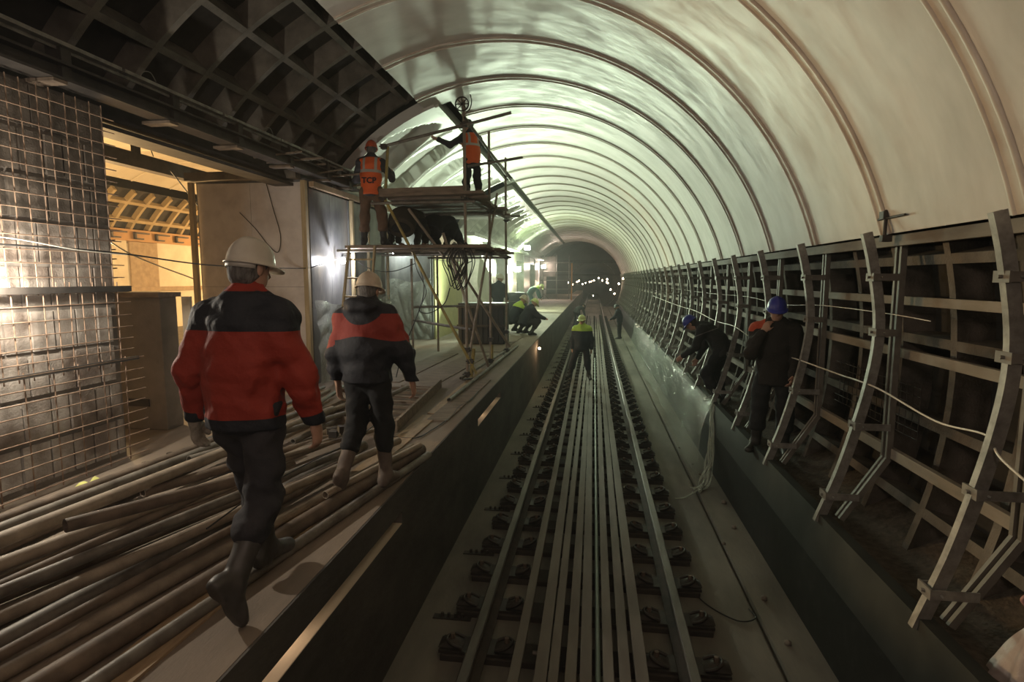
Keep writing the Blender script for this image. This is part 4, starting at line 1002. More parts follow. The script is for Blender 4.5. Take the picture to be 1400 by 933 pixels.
L_ = lambda a, b, n='ledger', m_='tube2': stube(a, b, n, m_)
L_((-3.30, 8.95, 4.83), (-1.23, 8.95, 5.27)); L_((-2.27, 10.55, 4.8), (-1.25, 10.55, 4.93)); L_((-3.5, 12.15, 4.05), (-1.5, 12.15, 4.06))
L_((-1.92, 8.8, 5.18), (-1.76, 12.5, 4.86)); L_((-4.1, 8.93, 3.2), (-1.8, 8.93, 3.2)); L_((-4.0, 10.65, 3.2), (-1.7, 10.65, 3.2)); L_((-1.98, 8.8, 3.22), (-1.78, 12.5, 3.22)); L_((-3.55, 12.25, 3.2), (-1.7, 12.25, 3.2))
L_((-3.5, 8.93, 3.95), (-1.8, 8.93, 3.95)); L_((-3.4, 10.65, 3.95), (-1.7, 10.65, 3.95)); L_((-1.98, 8.8, 4.0), (-1.76, 12.4, 4.0))
L_((-3.5, 11.0, 2.18), (-1.78, 11.9, 2.20)); L_((-3.5, 11, 1.92), (-1.9, 9.05, 1.92)); L_((-2.0, 8.7, 1.18), (-1.80, 12.6, 1.18))
stube((-2.42, 9.3, 3.5), (-1.74, 9.7, 1.22), 'diagonal_brace'); stube((-2.4, 9.6, 3.2), (-1.45, 10.3, 1.5), 'diagonal_brace'); stube((-1.78, 10.9, 4.35), (-1.96, 9.1, 1.42), 'diagonal_brace'); stube((-3.0, 9.3, 3.9), (-2.4, 9.3, 3.1), 'diagonal_brace')
stube((-1.9, 9.0, 1.16), (-1.85, 9.0, 1.62), 'jack', 'yellow_tube', .03); stube((-1.84, 10.6, 1.16), (-1.84, 10.6, 1.5), 'jack', 'yellow_tube', .03)
for x, y in ((-1.96, 9.0), (-1.86, 10.6), (-1.80, 12.2)):
    mb = MB(); mb.box((x, y, 1.115), (.15, .15, .014)); part(mb, 'base_plate', 'steel_dark', sc)
    for z in (1.2, 1.6, 3.2, 3.98): coupler(sc, (x, y - .01, z))
for p in ((-1.96, 8.97, 5.13), (-3.27, 8.95, 4.83), (-3.3, 8.95, 4.03), (-1.86, 10.58, 4.86), (-1.8, 12.2, 4.9), (-2.75, 8.95, 3.2), (-1.9, 8.97, 1.42)): coupler(sc, p)
def deck(y0, y1, x0, x1, z, n, seed):
    r = random.Random(seed)
    w = (y1 - y0) / n
    for k in range(n):
        mb = MB(); a = x0 + r.uniform(-.12, .15); b_ = x1 + r.uniform(-.05, .12); zz = z + r.uniform(-.008, .018)
        mb.bar((a, y0 + w * (k + .5), zz), (b_, y0 + w * (k + .5), zz + r.uniform(-.01, .02)), w - .015, .045); o = part(mb, 'deck_board', 'wood_old', sc, bevel=.003)
deck(8.8, 12.4, -4.05, -1.72, 3.265, 15, 2); deck(8.8, 12.4, -3.35, -1.72, 4.045, 15, 5)
mb = MB(); mb.bar((-3.32, 8.84, 4.10), (-1.95, 8.84, 4.12), .04, .12); part(mb, 'toe_board', 'wood_old', sc)
mb = MB(); mb.lathe([(.001, -.02), (.055, -.02), (.055, .02), (.001, .02)], n=14, c=(-2.0, 8.93, 5.44), mtx=None); 
wh = empty('rope_pulley', (-1.98, 8.93, 5.44), 'small pulley wheel with curved hook on the top of the front scaffold standard', 'pulley')
mb = MB(); mt = Matrix.Rotation(R_(90), 3, 'X'); mb.lathe([(.095, -.012), (.112, -.012), (.112, .012), (.095, .012), (.095, -.012)], n=22, c=(-1.99, 8.92, 5.42), mtx=mt)
for k in range(4): a = k * PI / 4; mb.bar((-1.99 - .1 * math.cos(a), 8.92, 5.42 - .1 * math.sin(a)), (-1.99 + .1 * math.cos(a), 8.92, 5.42 + .1 * math.sin(a)), .012, .012)
part(mb, 'wheel', 'steel_dark', wh); mb = MB(); mb.tube(cat([(-1.86, 8.92, 5.56), (-1.84, 8.92, 5.45), (-1.87, 8.92, 5.34), (-1.93, 8.92, 5.30)], 6), .009, n=6); part(mb, 'hook', 'steel_dark', wh)
# ladder
ld = empty('ladder', (-3.9, 8.7, 1.1), 'pale ladder leaning against the lower scaffold deck, left of the cream helmet', 'ladder')
A0, A1 = Vector((-3.98, 8.45, 1.12)), Vector((-3.80, 8.72, 3.26)); B0, B1 = Vector((-3.50, 8.45, 1.12)), Vector((-3.37, 8.72, 3.26))
for a, b_ in ((A0, A1), (B0, B1)): mb = MB(); mb.bar(a, b_, .03, .055, up=(0, 1, 0)); part(mb, 'stile', 'wood_v', ld, bevel=.003)
for k in range(7): t = .08 + k * .137; mb = MB(); mb.tube([A0.lerp(A1, t), B0.lerp(B1, t)], .014, n=8); part(mb, 'rung', 'wood_v', ld)
# coils of cable hanging on the front standard
for q in range(3):
    mb = MB(); r = random.Random(20 + q)
    for k in range(4):
        dx = r.uniform(-.06, .06); lo_ = 2.55 + r.random() * .25; x0 = -2.10 + .05 * q + dx
        mb.tube(cat([(x0, 8.88, 3.30), (x0 - .12 - .05 * r.random(), 8.86, 3.05), (x0 - .08, 8.85, lo_ + .15), (x0 - .02, 8.84, lo_), (x0 + .08, 8.85, lo_ + .2), (x0 + .10 + .05 * r.random(), 8.86, 3.05), (x0 + .01, 8.88, 3.32)], 7), .008, n=5)
    tag(mb.build('cable_coil', 'cable'), ('tangled coil of black cable hanging on the front scaffold standard, leftmost of three', 'middle tangled coil of black cable on the front scaffold standard', 'rightmost tangled coil of black cable on the front scaffold standard')[q], 'cable coil')
cable('black cable trailing in a low loop from the coils to the left', [(-2.85, 8.95, 3.3), (-2.75, 8.9, 2.9), (-2.6, 8.9, 2.55), (-2.72, 8.9, 2.25), (-2.55, 8.9, 2.2), (-2.3, 8.88, 2.35), (-2.2, 8.86, 2.6)], .008, 'cable')
cable('black cable running down from the lower deck to the platform', [(-2.85, 8.97, 3.2), (-2.68, 8.95, 2.8), (-2.66, 8.95, 2.5), (-2.78, 8.9, 2.1), (-3.0, 8.9, 1.6), (-3.1, 8.8, 1.15)], .008, 'cable')
cable('dark cable sagging between the timber posts below the lower deck', [(-4.05, 9.6, 3.05), (-3.8, 9.7, 2.9), (-3.5, 9.9, 2.88), (-3.2, 10.2, 3.02)], .008, 'cable')
cable('dark wires strung across the passage in front of the marble', [(-4.1, 3.0, 2.99), (-4.1, 4.4, 2.98), (-4.25, 6.0, 2.90), (-4.25, 8.0, 2.90), (-4.1, 8.3, 2.96), (-4.05, 9.0, 3.1), (-4.0, 9.6, 3.25)], .008, 'cable')
cable('pale wires looped over the upper rebar mesh', [(-4.06, 2.8, 3.02), (-4.06, 3.5, 3.04), (-4.06, 4.1, 2.98), (-4.06, 4.6, 2.96)], .005, 'white_cable', 'wire')
cable('pale cable sloping down in front of the far hall', [(-6.6, 5.8, 3.75), (-6.4, 6.4, 3.55), (-6.2, 7.0, 3.1), (-6.05, 8.05, 2.75)], .010, 'white_cable')
cable('black cable hanging from the heavy beam in the passage', [(-7.55, 9.6, 4.7), (-7.5, 9.9, 4.4), (-7.4, 10.2, 4.0), (-7.4, 10.2, 3.7)], .012, 'cable')
cable('thin black wire hooked in a loop on the pale marble wall', [(-5.3, 8.18, 3.75), (-5.05, 8.18, 3.5), (-4.85, 8.18, 3.25), (-4.7, 8.18, 3.15), (-4.65, 8.18, 3.4), (-4.75, 8.18, 3.8), (-4.85, 8.18, 4.2)], .006, 'cable', 'wire')
cable('dark wire hanging in front of the cream ceiling of the hall', [(-7.6, 9.6, 5.25), (-7.65, 9.3, 5.1), (-7.7, 9.4, 4.9)], .008, 'cable', 'wire')
# black equipment cases behind the scaffold
bc = empty('equipment_case', (-2.7, 14, 1.1), 'large black ribbed case standing behind the scaffold braces', 'case')
mb = MB(); mb.lohi((-3.30, 13.95, 1.12), (-2.12, 14.7, 2.14)); part(mb, 'body', 'black_box', bc, bevel=.015)
for k in range(9): mb = MB(); x = -3.24 + k * .131; mb.lohi((x, 13.92, 1.16), (x + .045, 13.955, 2.10)); part(mb, 'rib', 'black_box', bc)
mb = MB(); mb.lohi((-3.32, 13.9, 2.02), (-2.1, 13.96, 2.07)); mb.lohi((-3.32, 13.9, 1.55), (-2.1, 13.96, 1.60)); part(mb, 'rail', 'steel_dark', bc)
b2 = empty('equipment_case', (-4.0, 24, 1.1), 'round-topped dark container on the far platform beside the crouching pair', 'container')
mb = MB(); mb.lathe([(.001, 0), (.42, 0), (.45, .1), (.45, .95), (.40, 1.05), (.36, 1.08), (.001, 1.1)], n=24, c=(-3.05, 23.0, 1.1)); part(mb, 'body', 'black_box', b2)
mb = MB(); mb.lathe([(.455, .3), (.47, .32), (.455, .34)], n=24, c=(-3.05, 23.0, 1.1)); mb.lathe([(.455, .7), (.47, .72), (.455, .74)], n=24, c=(-3.05, 23.0, 1.1)); part(mb, 'hoop', 'steel_dark', b2)
b2.name = 'barrel'

# ------------------------------------------------------------------ platform: boards, timber frame, tubes
rnd = random.Random(8)
for k in range(3):
    mb = MB(); y0 = -.6 + 3.6 * (k); x0 = -1.93; w = .2
    mb.box((-1.88 + .012 * k, y0 + 1.78, 1.1075), (.19, 3.5, .013), rz=.01 * (k - 1)); tag(mb.build('walk_board', 'wood'), ('flat board along the platform edge under the boots of the nearest worker', 'flat board along the platform edge under the boots of the hooded worker', 'flat board along the platform edge in front of the scaffold')[k], 'board')
# timber frame
tf = empty('timber_pallet', (-2.5, 6.5, 1.1), 'flat timber frame of boards on edge lying right of the pipe heap', 'timber frame')
for a, b_ in (((-2.02, 5.75, 1.17), (-2.22, 8.3, 1.17)), ((-3.1, 5.95, 1.16), (-2.05, 5.8, 1.16)), ((-3.1, 6.0, 1.16), (-3.05, 7.9, 1.16))):
    mb = MB(); mb.bar(a, b_, .035, .13); part(mb, 'side_board', 'wood_old', tf, bevel=.003)
for k in range(7): mb = MB(); y = 6.25 + k * .3; mb.bar((-3.05, y, 1.13), (-2.1 - .06 * k * .3, y - .05, 1.13), .05, .03); part(mb, 'slat', 'wood_old', tf)
for i, (x0, y0, x1, y1, w) in enumerate([(-2.6, 8.3, -2.4, 12, .5), (-3.2, 8.6, -3.1, 12.2, .45), (-1.72, 6.3, -1.7, 9, .25), (-2.3, 12.5, -2.2, 16, .6)]):
    mb = MB(); mb.bar((x0, y0, 1.108), (x1, y1, 1.108), w, .014); tag(mb.build('plywood_sheet', 'wood_old'), ['plywood sheet on the platform beneath the scaffold, nearer the ladder', 'plywood sheet on the platform beneath the scaffold, along the pier', 'narrow plywood strip on the platform edge beside the leaning plank', 'plywood sheet on the platform behind the scaffold'][i], 'sheet')
tube_thing('scaffold_tube', (-1.83, 7.3, 1.135), (-1.74, 13.5, 1.135), .03, 'tube2', 'loose grey tube lying along the platform edge under the scaffold feet', group=None)
cable('thin dark cable zigzagging on the platform edge', [(-2.1, 5.6, 1.112), (-1.75, 5.55, 1.112), (-1.66, 5.9, 1.112), (-1.60, 6.5, 1.112), (-1.63, 7.0, 1.112), (-1.57, 7.5, 1.112), (-1.6, 8.2, 1.112)], .006, 'cable')
cable('thin cable dropping across the pipe heap between the two walking workers', [(-2.0, 5.2, 1.36), (-2.0, 4.6, 1.34), (-2.05, 4.0, 1.36), (-2.1, 3.4, 1.36), (-2.15, 2.9, 1.30)], .005, 'cable')
PIPES = [((-3.88, 2.91, 1.13), (-3.71, 5.22, 1.13), .028), ((-3.55, 2.66, 1.28), (-3.40, 4.9, 1.25), .030), ((-3.26, 2.44, 1.345), (-3.15, 6.33, 1.25), .033), ((-2.99, 2.23, 1.40), (-2.86, 6.01, 1.27), .042),
 ((-2.58, 2.43, 1.50), (-2.20, 3.24, 1.46), .036), ((-3.08, 2.30, 1.20), (-2.67, 4.75, 1.20), .026), ((-2.89, 2.15, 1.335), (-2.24, 5.12, 1.26), .038), ((-2.92, 2.17, 1.22), (-2.19, 4.84, 1.19), .028),
 ((-2.57, 1.91, 1.365), (-1.97, 4.76, 1.27), .030), ((-2.50, 1.85, 1.29), (-1.75, 5.07, 1.22), .034), ((-2.60, 1.87, 1.23), (-2.04, 4.41, 1.20), .026), ((-2.49, 1.83, 1.18), (-2.09, 5.06, 1.16), .044),
 ((-2.35, 1.72, 1.14), (-1.64, 5.14, 1.14), .036), ((-2.08, 1.81, 1.155), (-1.52, 5.05, 1.155), .050), ((-1.90, 1.86, 1.137), (-1.42, 4.94, 1.137), .034), ((-3.19, 2.44, 1.14), (-2.52, 4.53, 1.14), .030),
 ((-2.94, 2.18, 1.14), (-2.30, 4.28, 1.14), .030), ((-2.76, 2.03, 1.14), (-2.15, 4.19, 1.14), .030), ((-3.51, 3.67, 1.14), (-3.18, 7.0, 1.14), .030), ((-3.0, 3.40, 1.28), (-2.30, 5.32, 1.23), .035),
 ((-3.08, 3.97, 1.33), (-2.61, 6.35, 1.22), .030), ((-2.49, 3.94, 1.33), (-2.02, 5.60, 1.22), .020), ((-3.30, 4.93, 1.20), (-3.49, 7.35, 1.16), .030), ((-2.89, 5.19, 1.13), (-2.40, 7.26, 1.30), .030),
 ((-1.80, 3.67, 1.225), (-1.50, 4.93, 1.225), .028), ((-3.45, 2.2, 1.14), (-3.30, 5.9, 1.14), .030), ((-3.70, 2.5, 1.135), (-3.5, 6.3, 1.135), .026), ((-3.4, 3.2, 1.20), (-2.95, 6.9, 1.18), .030),
 ((-2.75, 2.2, 1.28), (-2.45, 4.9, 1.24), .026), ((-3.25, 2.6, 1.27), (-3.0, 5.3, 1.22), .028), ((-3.7, 3.2, 1.20), (-3.3, 6.8, 1.18), .022), ((-2.3, 1.9, 1.225), (-1.92, 4.6, 1.20), .026), ((-3.75, 5.0, 1.14), (-3.9, 7.9, 1.14), .025), ((-3.6, 5.2, 1.14), (-3.72, 7.7, 1.14), .025), ((-3.0, 5.6, 1.31), (-3.4, 7.6, 1.26), .026)]
special = {4: 'short open-ended tube on top of the heap, left of the nearest worker', 13: 'thickest brown tube, second from the platform edge in the pipe heap', 14: 'tube nearest the platform edge in the pipe heap',
           0: 'thin tube at the back of the pipe heap along the foot of the rebar mesh', 24: 'short stub tube behind the heel of the hooded worker'}
for i, (a, b_, r) in enumerate(PIPES):
    a, b_ = Vector(a), Vector(b_); d = (b_ - a).normalized()
    if a.y < 2.9 and i not in (4,): a = a - d * (1.2 + .25 * (i % 4)); 
    lb = special.get(i, 'dusty scaffold tube in the long heap lying on the platform beside the nearest worker')
    tube_thing('scaffold_tube', a, b_, r, ('tube', 'tube3', 'tube2')[i % 3 if i != 13 else 1], lb, group='tubes heaped on the platform', n=14)
mb = MB(); mb.grid(lambda u, v: (-3.78 + .16 * u + .02 * math.sin(6 * v), 3.62 + .30 * v, 1.175 + .03 * math.sin(5 * u + 4 * v) + .02 * math.sin(11 * v)), 10, 10); tag(mb.build('yellow_rag', mat('yellow_rag', (.62, .62, .20), .7), solid=.006), 'small yellow rag on the pipe heap at the foot of the mesh', 'rag')
for k in range(10):
    x, y = -3.95 + rnd.random() * .35, 2.6 + rnd.random() * 2.2; mb = MB(); r = .03 + .03 * rnd.random(); mb.lathe([(.001, 0), (r, 0), (r * .8, r * .6), (.001, r * .8)], n=6, c=(x, y, 1.1), smooth=False); tag(mb.build('rubble_piece', 'dirt'), 'lump of rubble at the foot of the rebar mesh', 'rubble', 'rubble at the foot of the mesh')
# couplers lying in a small heap beside the nearest worker's right hand
for k in range(7):
    mb = MB(); x, y, z = -2.28 + rnd.uniform(-.16, .16), 4.95 + rnd.uniform(-.25, .25), 1.30 + .05 * (k % 3)
    mb.box((x, y, z), (.07, .09, .06), rz=rnd.random() * 3); mb.tube([(x - .05, y, z + .02), (x + .05, y + .02, z + .03)], .012, n=6); tag(mb.build('coupler', 'steel_dark'), 'loose scaffold coupler in the small heap left of the hooded worker', 'coupler', 'loose couplers on the pipe heap')
# ------------------------------------------------------------------ lamps
def light(kind, name, loc, energy, col, size=.15, to=None, spot=None, blend=.5):
    ld = bpy.data.lights.new(name, kind); ld.energy = energy; ld.color = col
    if kind == 'AREA': ld.shape = 'SQUARE'; ld.size = size
    else: ld.shadow_soft_size = size
    if kind == 'SPOT': ld.spot_size = R_(spot); ld.spot_blend = blend
    o = bpy.data.objects.new(name, ld); o.location = loc; COL.objects.link(o)
    if to is not None: o.rotation_euler = (Vector(to) - Vector(loc)).to_track_quat('-Z', 'Y').to_euler()
    return o
def floodlight(loc, to, label, stand=True, size=.34, floor=1.1, em='flood'):
    root = empty('floodlight', loc, label, 'floodlight'); loc = Vector(loc); d = (Vector(to) - loc).normalized()
    q = d.to_track_quat('-Z', 'Y').to_matrix(); h = size / 2
    mb = MB(); mb.box(loc + d * -.07, (size * 1.1, size * .85, .10), mtx=q); mb.box(loc + d * -.14, (size * .7, size * .5, .06), mtx=q); part(mb, 'housing', 'steel_dark', root)
    mb = MB(); mb.box(loc + d * -.012, (size, size * .75, .012), mtx=q); part(mb, 'lit_lens', em, root)
    if stand:
        mb = MB(); mb.tube([(loc.x, loc.y + .1, floor), (loc.x, loc.y + .1, loc.z - .1)], .018, n=8); part(mb, 'stand', 'steel_dark', root)
        for k in range(3): a = k * 2.1; mb = MB(); mb.tube([(loc.x, loc.y + .1, floor + .45), (loc.x + .4 * math.cos(a), loc.y + .1 + .4 * math.sin(a), floor + .01)], .012, n=6); part(mb, 'leg', 'steel_dark', root)
    return root, loc + d * .03
GRN = (.82, 1.0, .72)
def flood(loc, to, label, energy, col=GRN, **k):
    r, p = floodlight(loc, to, label, **k); light('AREA', 'floodlight_beam', p, energy, col, .35, to=to)
    if energy > 200: light('POINT', 'floodlight_spill', (p[0] + .35, p[1] - .1, p[2] + .1), 150, (.72, 1.0, .48), .15)
flood((-4.0, 30.5, 3.25), (-.5, 12, 4.2), 'blazing floodlight against the far piers left of the platform', 350)
flood((-4.0, 35.0, 4.62), (-.5, 18, 4.6), 'blazing floodlight on the cornice above the far piers', 130, stand=False)
flood((-4.0, 22.2, 3.35), (-1.2, 10, 4.6), 'floodlight behind the standing worker at the far pier', 200)
flood((-3.95, 46.0, 3.7), (-.5, 38, 3.5), 'small floodlight near the end of the far piers', 120, col=(1, .78, .68))
def bulb(p, label, energy, col=(1, .93, .8), size=.05):
    mb = MB(); mb.lathe([(.001, -.07), (.03, -.06), (.042, -.03), (.036, .01), (.016, .045)], n=12, c=p); o = mb.build('light_bulb', 'bulb'); tag(o, label, 'bulb')
    mb = MB(); mb.lathe([(.018, .04), (.02, .09), (.001, .095)], n=8, c=p); mb.build('lamp_socket', 'rubber', parent=o)
    light('POINT', 'bulb_light', (p[0] + .12, p[1] - .02, p[2] - .02), energy, col, size)
flood((-2.75, 15.35, 1.62), (-3.3, 12.5, 5.2), 'added low floodlight hidden on the platform behind the black ribbed case, pointing up at the vault', 140)  # added lamp out of sight, brightens the side block of the vault
bulb((-4.06, 9.05, 3.06), 'glaring bare bulb on the wire in front of the grey marble', 30, (.95, .95, 1))
bulb((-4.0, 3.30, 2.78), 'bare bulb hanging close to the left part of the rebar mesh', 95, (1, .9, .74))
bulb((-5.2, 14.7, 3.45), 'bare bulb reflected in the far marble slab', 22, (.85, 1, .85))
# warm lamps of the central hall
light('POINT', 'hall_lamp', (-9.3, 22.5, 3.2), 1600, (1, .66, .30), .3); light('POINT', 'hall_lamp', (-9.6, 9.0, 2.6), 1300, (1, .66, .30), .3)
light('POINT', 'hall_lamp', (-16.0, 16, 3.2), 120, (1, .7, .35), .3)
# work lamp behind the photographer
light('AREA', 'works_lamp', (.2, -2.2, 3.6), 33, (1, .76, .62), .5, to=(.6, 3.5, 6.6))
light('POINT', 'works_lamp', (-1.6, -1.5, 4.3), 22, (1, .76, .58), .3)
# lamps in the cable slot under the platform edge
for y, e in ((1.3, 3), (2.0, 3.5), (2.7, 1.6), (8.0, 1.5), (8.9, .8)): light('POINT', 'slot_lamp', (-1.70, y, .845), e, (1, .70, .48), .015)
light('POINT', 'wall_lamp', (-1.25, 15.35, .86), 6, (1, .6, .3), .03)
mb = MB(); mb.lathe([(.001, -.03), (.03, -.02), (.03, .02), (.001, .03)], n=10, c=(-1.38, 15.35, .86)); tag(mb.build('marker_lamp', 'bulb_w'), 'small warm lamp on the platform wall below the crouching pair', 'lamp')
w = bpy.data.worlds.new('world'); SC.world = w; w.use_nodes = True
w.node_tree.nodes['Background'].inputs[0].default_value = (1, .86, .7, 1); w.node_tree.nodes['Background'].inputs[1].default_value = .02
vs_ = SC.view_settings; SC.display_settings.display_device = 'sRGB'; vs_.view_transform = 'Standard'; vs_.look = 'None'; vs_.gamma = 1; vs_.use_curve_mapping = False; vs_.exposure = 0.35
SC.cycles.use_denoising = True; SC.cycles.max_bounces = 6; SC.cycles.diffuse_bounces = 4; SC.cycles.sample_clamp_indirect = 8; SC.cycles.transparent_max_bounces = 12
SC.cycles.use_adaptive_sampling = True
# thin construction dust hanging in the air of the tunnel
nt = w.node_tree; vn = nt.nodes.new('ShaderNodeVolumeScatter'); vn.inputs['Density'].default_value = .0026; vn.inputs['Anisotropy'].default_value = .55
nt.links.new(vn.outputs[0], [n for n in nt.nodes if n.type == 'OUTPUT_WORLD'][0].inputs['Volume'])
SC.cycles.volume_bounces = 0
# ------------------------------------------------------------------ the people
M['jk_red'] = mat_tone('red_navy_jacket', (.29, .026, .012), (.012, .014, .021), rough=.75)
M['jk_red2'] = mat_tone('red_band_jacket', (.014, .015, .022), (.26, .026, .014), rough=.75)
M['jk_hiv'] = mat_tone('navy_yellow_yoke', (.013, .018, .028), (.45, .60, .08), rough=.8)
M['vest'] = mat_tone('orange_vest', (.80, .13, .02), (.45, .42, .38), rough=.7)
M['jk_trim'] = mat_tone('dark_jacket_trim', (.022, .020, .020), (.16, .15, .14), rough=.85)
M['jk_olive'] = mat('dark_olive_jacket', (.055, .045, .032), .9, bump=.3, bscale=20)
def tone_w1(t, s, f, al, ad):
    yoke = np.minimum(t - .385, .10 - al)       # navy over the shoulders
    collar = np.minimum(t - .575, .10 - np.abs(s))                                                                # red collar
    yoke = np.minimum(yoke, -(collar))
    yoke = np.minimum(yoke, .085 - al + .0 * t) if False else yoke
    hem = -.035 - t; cuff = np.minimum(np.minimum(al - .505, .066 - ad), np.abs(s) - .27)
    return np.maximum(np.maximum(yoke, np.minimum(hem, ad - .09)), cuff)
def tone_w2(t, s, f, al, ad):
    band = np.minimum(.50 - t + .0 * s, t - .30 - .02 * np.cos(s * 12)); arm = .30 - al
    body_ = np.where((ad < .085) & (al > .03), arm, band)
    hood = (s / .17) ** 2 + ((t - .56) / .15) ** 2 - 1
    return np.minimum(body_, np.where(f < .05, hood, .5))
def tone_hiv(t, s, f, al, ad): return np.minimum(t - .40, .13 - al)
def tone_trim(t, s, f, al, ad): return .007 - np.abs(t - .36)
U = (0, 0, 1)
# 1 nearest worker
w1 = dict(spine1=(0, .03, 1), spine2=(.01, .08, 1), neck=(.05, .16, 1), face=(.35, 1, -.12), shoulder=(1, -.06, -.02), hip=(1, .06, 0),
          legL=((.06, .42, -1), (.06, .06, -1), (.12, 1, -.03)), legR=((.0, -.06, -1), (-.05, -.72, -1), (.22, .42, -1)),
          armL=((-.36, -.12, -1), (-.14, .16, -1), (-.1, .2, -1), (1, .1, 0)), armR=((.34, .05, -1), (.16, .26, -1), (.05, .15, -1), (-1, .1, 0)))
person('nearest man, walking away in white hard hat, red jacket with black yoke and grey boots', (-1.67, 2.60, 1.115), -.02, w1, H=1.80, res=.0095, helm='helmet_w', jacket='jk_red', jtone=tone_w1, trousers='jeans', boots='boot_grey',
       bulk=.028, gloves=('glove', None), seed=2, leg_bulk=.010, boot_h=.34, helm_band=True, jlen=.095)
# 2 hooded worker
w2 = dict(spine1=(0, .03, 1), spine2=(-.02, .10, 1), neck=(-.02, .22, 1), face=(.05, 1, -.15), shoulder=(1, .05, 0), hip=(1, -.05, 0),
          legR=((.02, .16, -1), (.03, -.04, -1), (.1, 1, -.03)), legL=((-.01, -.06, -1), (-.04, -.75, -1), (-.2, .5, -1)),
          armL=((-.30, -.05, -1), (-.05, .15, -1), (.05, .1, -1), (1, 0, 0)), armR=((.42, .0, -1), (.22, .25, -1), (.05, .3, -1), (-1, 0, 0)))
person('man in cream hard hat and hooded navy jacket with red band, walking away', (-1.64, 4.10, 1.115), -.05, w2, H=1.66, res=.0105, helm='helmet_t', jacket='jk_red2', jtone=tone_w2, trousers='trousers_k', boots='boot_tan',
       bulk=.035, seed=4, hood=True, boot_h=.36, jlen=.06, leg_bulk=.01)
# 3 orange vest, lower deck
w3 = dict(spine1=(.02, .02, 1), spine2=(.02, .06, 1), neck=(.02, .1, 1), face=(-.2, 1, .05), legL=((-.05, .05, -1), (-.04, -.12, -1), (0, 1, 0)), legR=((.18, .0, -1), (.08, -.12, -1), (.3, 1, 0)),
          armL=((-.35, .35, -.9), (-.25, .9, .2)), armR=((.55, .5, -.9), (-.1, .8, .45)))
b3, J3, p3, fr3 = person('man in orange hard hat and orange vest standing on the lower scaffold deck', (-3.66, 9.35, 3.30), .18, w3, H=1.74, res=.014, helm='helmet_o', jacket='purple', trousers='trousers_b', boots='boot_k', vest='vest', seed=6, jlen=.10, leg_bulk=.012)
# lettering printed on the vest
cu = bpy.data.curves.new('vest_letters', 'FONT'); cu.body = 'TCP'; cu.size = .13; cu.extrude = .001; cu.align_x = 'CENTER'; cu.offset = .004
tmp_ = bpy.data.objects.new('tmp_letters', cu); COL.objects.link(tmp_); bpy.context.view_layer.update(); me_ = bpy.data.meshes.new_from_object(tmp_.evaluated_get(bpy.context.evaluated_depsgraph_get())); bpy.data.objects.remove(tmp_)
to = bpy.data.objects.new('vest_letters', me_); COL.objects.link(to); me_.materials.clear(); me_.materials.append(M['ink']); to.parent = [c for c in b3.children if c.name.startswith('safety_vest')][0]; to.location = (p3[0] + .0, -.165, p3[2] + .09); to.rotation_euler = (R_(86), 0, 0)
# 4 orange vest, upper deck
w4 = dict(spine1=(0, .05, 1), spine2=(-.02, .12, 1), neck=(-.1, .2, 1), face=(-.9, .7, .1), legL=((-.04, .1, -1), (0, -.1, -1), (-.3, 1, 0)), legR=((.08, -.02, -1), (.02, -.1, -1), (.2, 1, 0)),
          armL=((-.7, .5, -.5), (-.9, .3, .35)), armR=((.2, .5, -.7), (-.7, .6, .6)))
person('man in a dark cap and orange vest working at the vault on the upper deck', (-2.26, 10.9, 4.085), .75, w4, H=1.66, res=.015, helm='helmet_k', jacket='purple', trousers='trousers_k', boots='boot_tan', vest='vest', seed=7, jlen=.1, boot_h=.42)
# 5 bent figure on the lower deck
w5 = dict(spine1=(0, .8, .7), spine2=(.05, 1.1, .15), neck=(0, 1, -.1), face=(0, 1, -.9), headup=(0, .8, 1), legL=((-.35, 1, .25), (.05, -.8, -1), (0, 1, -.05)), legR=((.35, 1, .2), (-.05, -.8, -1), (0, 1, -.05)), armL=((-.3, .5, -1), (0, .8, -.4)), armR=((.3, .5, -1), (-.1, .8, -.4)))
person('person in dark olive jacket crouching between the two scaffold decks', (-3.22, 9.6, 3.30), .1, w5, H=1.86, res=.02, helm=None, hairm=None, jacket='jk_olive', trousers='trousers_k', seed=8, bulk=.06, coarse=True, leg_bulk=.02)
person('person in black crouching right of the one in olive, between the two scaffold decks', (-2.98, 10.6, 3.30), -.2, w5, H=1.86, res=.022, helm=None, hairm=None, jacket='purple', trousers='trousers_k', seed=18, bulk=.05, coarse=True, leg_bulk=.02)
# 6 standing behind the scaffold
w6 = dict(neck=(.1, .15, 1), face=(.8, .6, -.2), armL=((-.15, .1, -1), (.2, .6, -1)), armR=((.15, .2, -1), (-.1, .7, -.5)))
person('man in pale hard hat and dark blue jacket standing side-on behind the scaffold', (-3.05, 18.6, 1.1), -.3, w6, H=1.78, res=.024, helm='helmet_w', hairm=None, jacket='navy', coarse=True, seed=9, bulk=.02)
# 7, 8 crouching pair
cr = dict(spine1=(0, .45, 1), spine2=(0, .7, 1), neck=(0, .7, 1), face=(0, 1, -.5), legL=((-.25, 1, .12), (.05, -.75, -1), (0, 1, -.05)), legR=((.25, 1, .05), (-.05, -.75, -1), (0, 1, -.05)),
          armL=((-.1, .8, -.8), (.15, .9, -.3)), armR=((.1, .8, -.8), (-.15, .9, -.3)))
person('crouching man with yellow shoulders and pale hard hat, left one of the pair', (-2.38, 17.05, 1.1), -1.0, cr, H=1.78, res=.018, helm='helmet_t', hairm=None, jacket='jk_hiv', jtone=tone_hiv, coarse=True, seed=10, bulk=.03, leg_bulk=.01)
person('crouching man in plain navy with yellowish hard hat, right one of the pair', (-1.95, 16.45, 1.1), -.95, cr, H=1.66, res=.018, helm='helmet_y', hairm=None, jacket='navy', coarse=True, seed=11, bulk=.03, leg_bulk=.01)
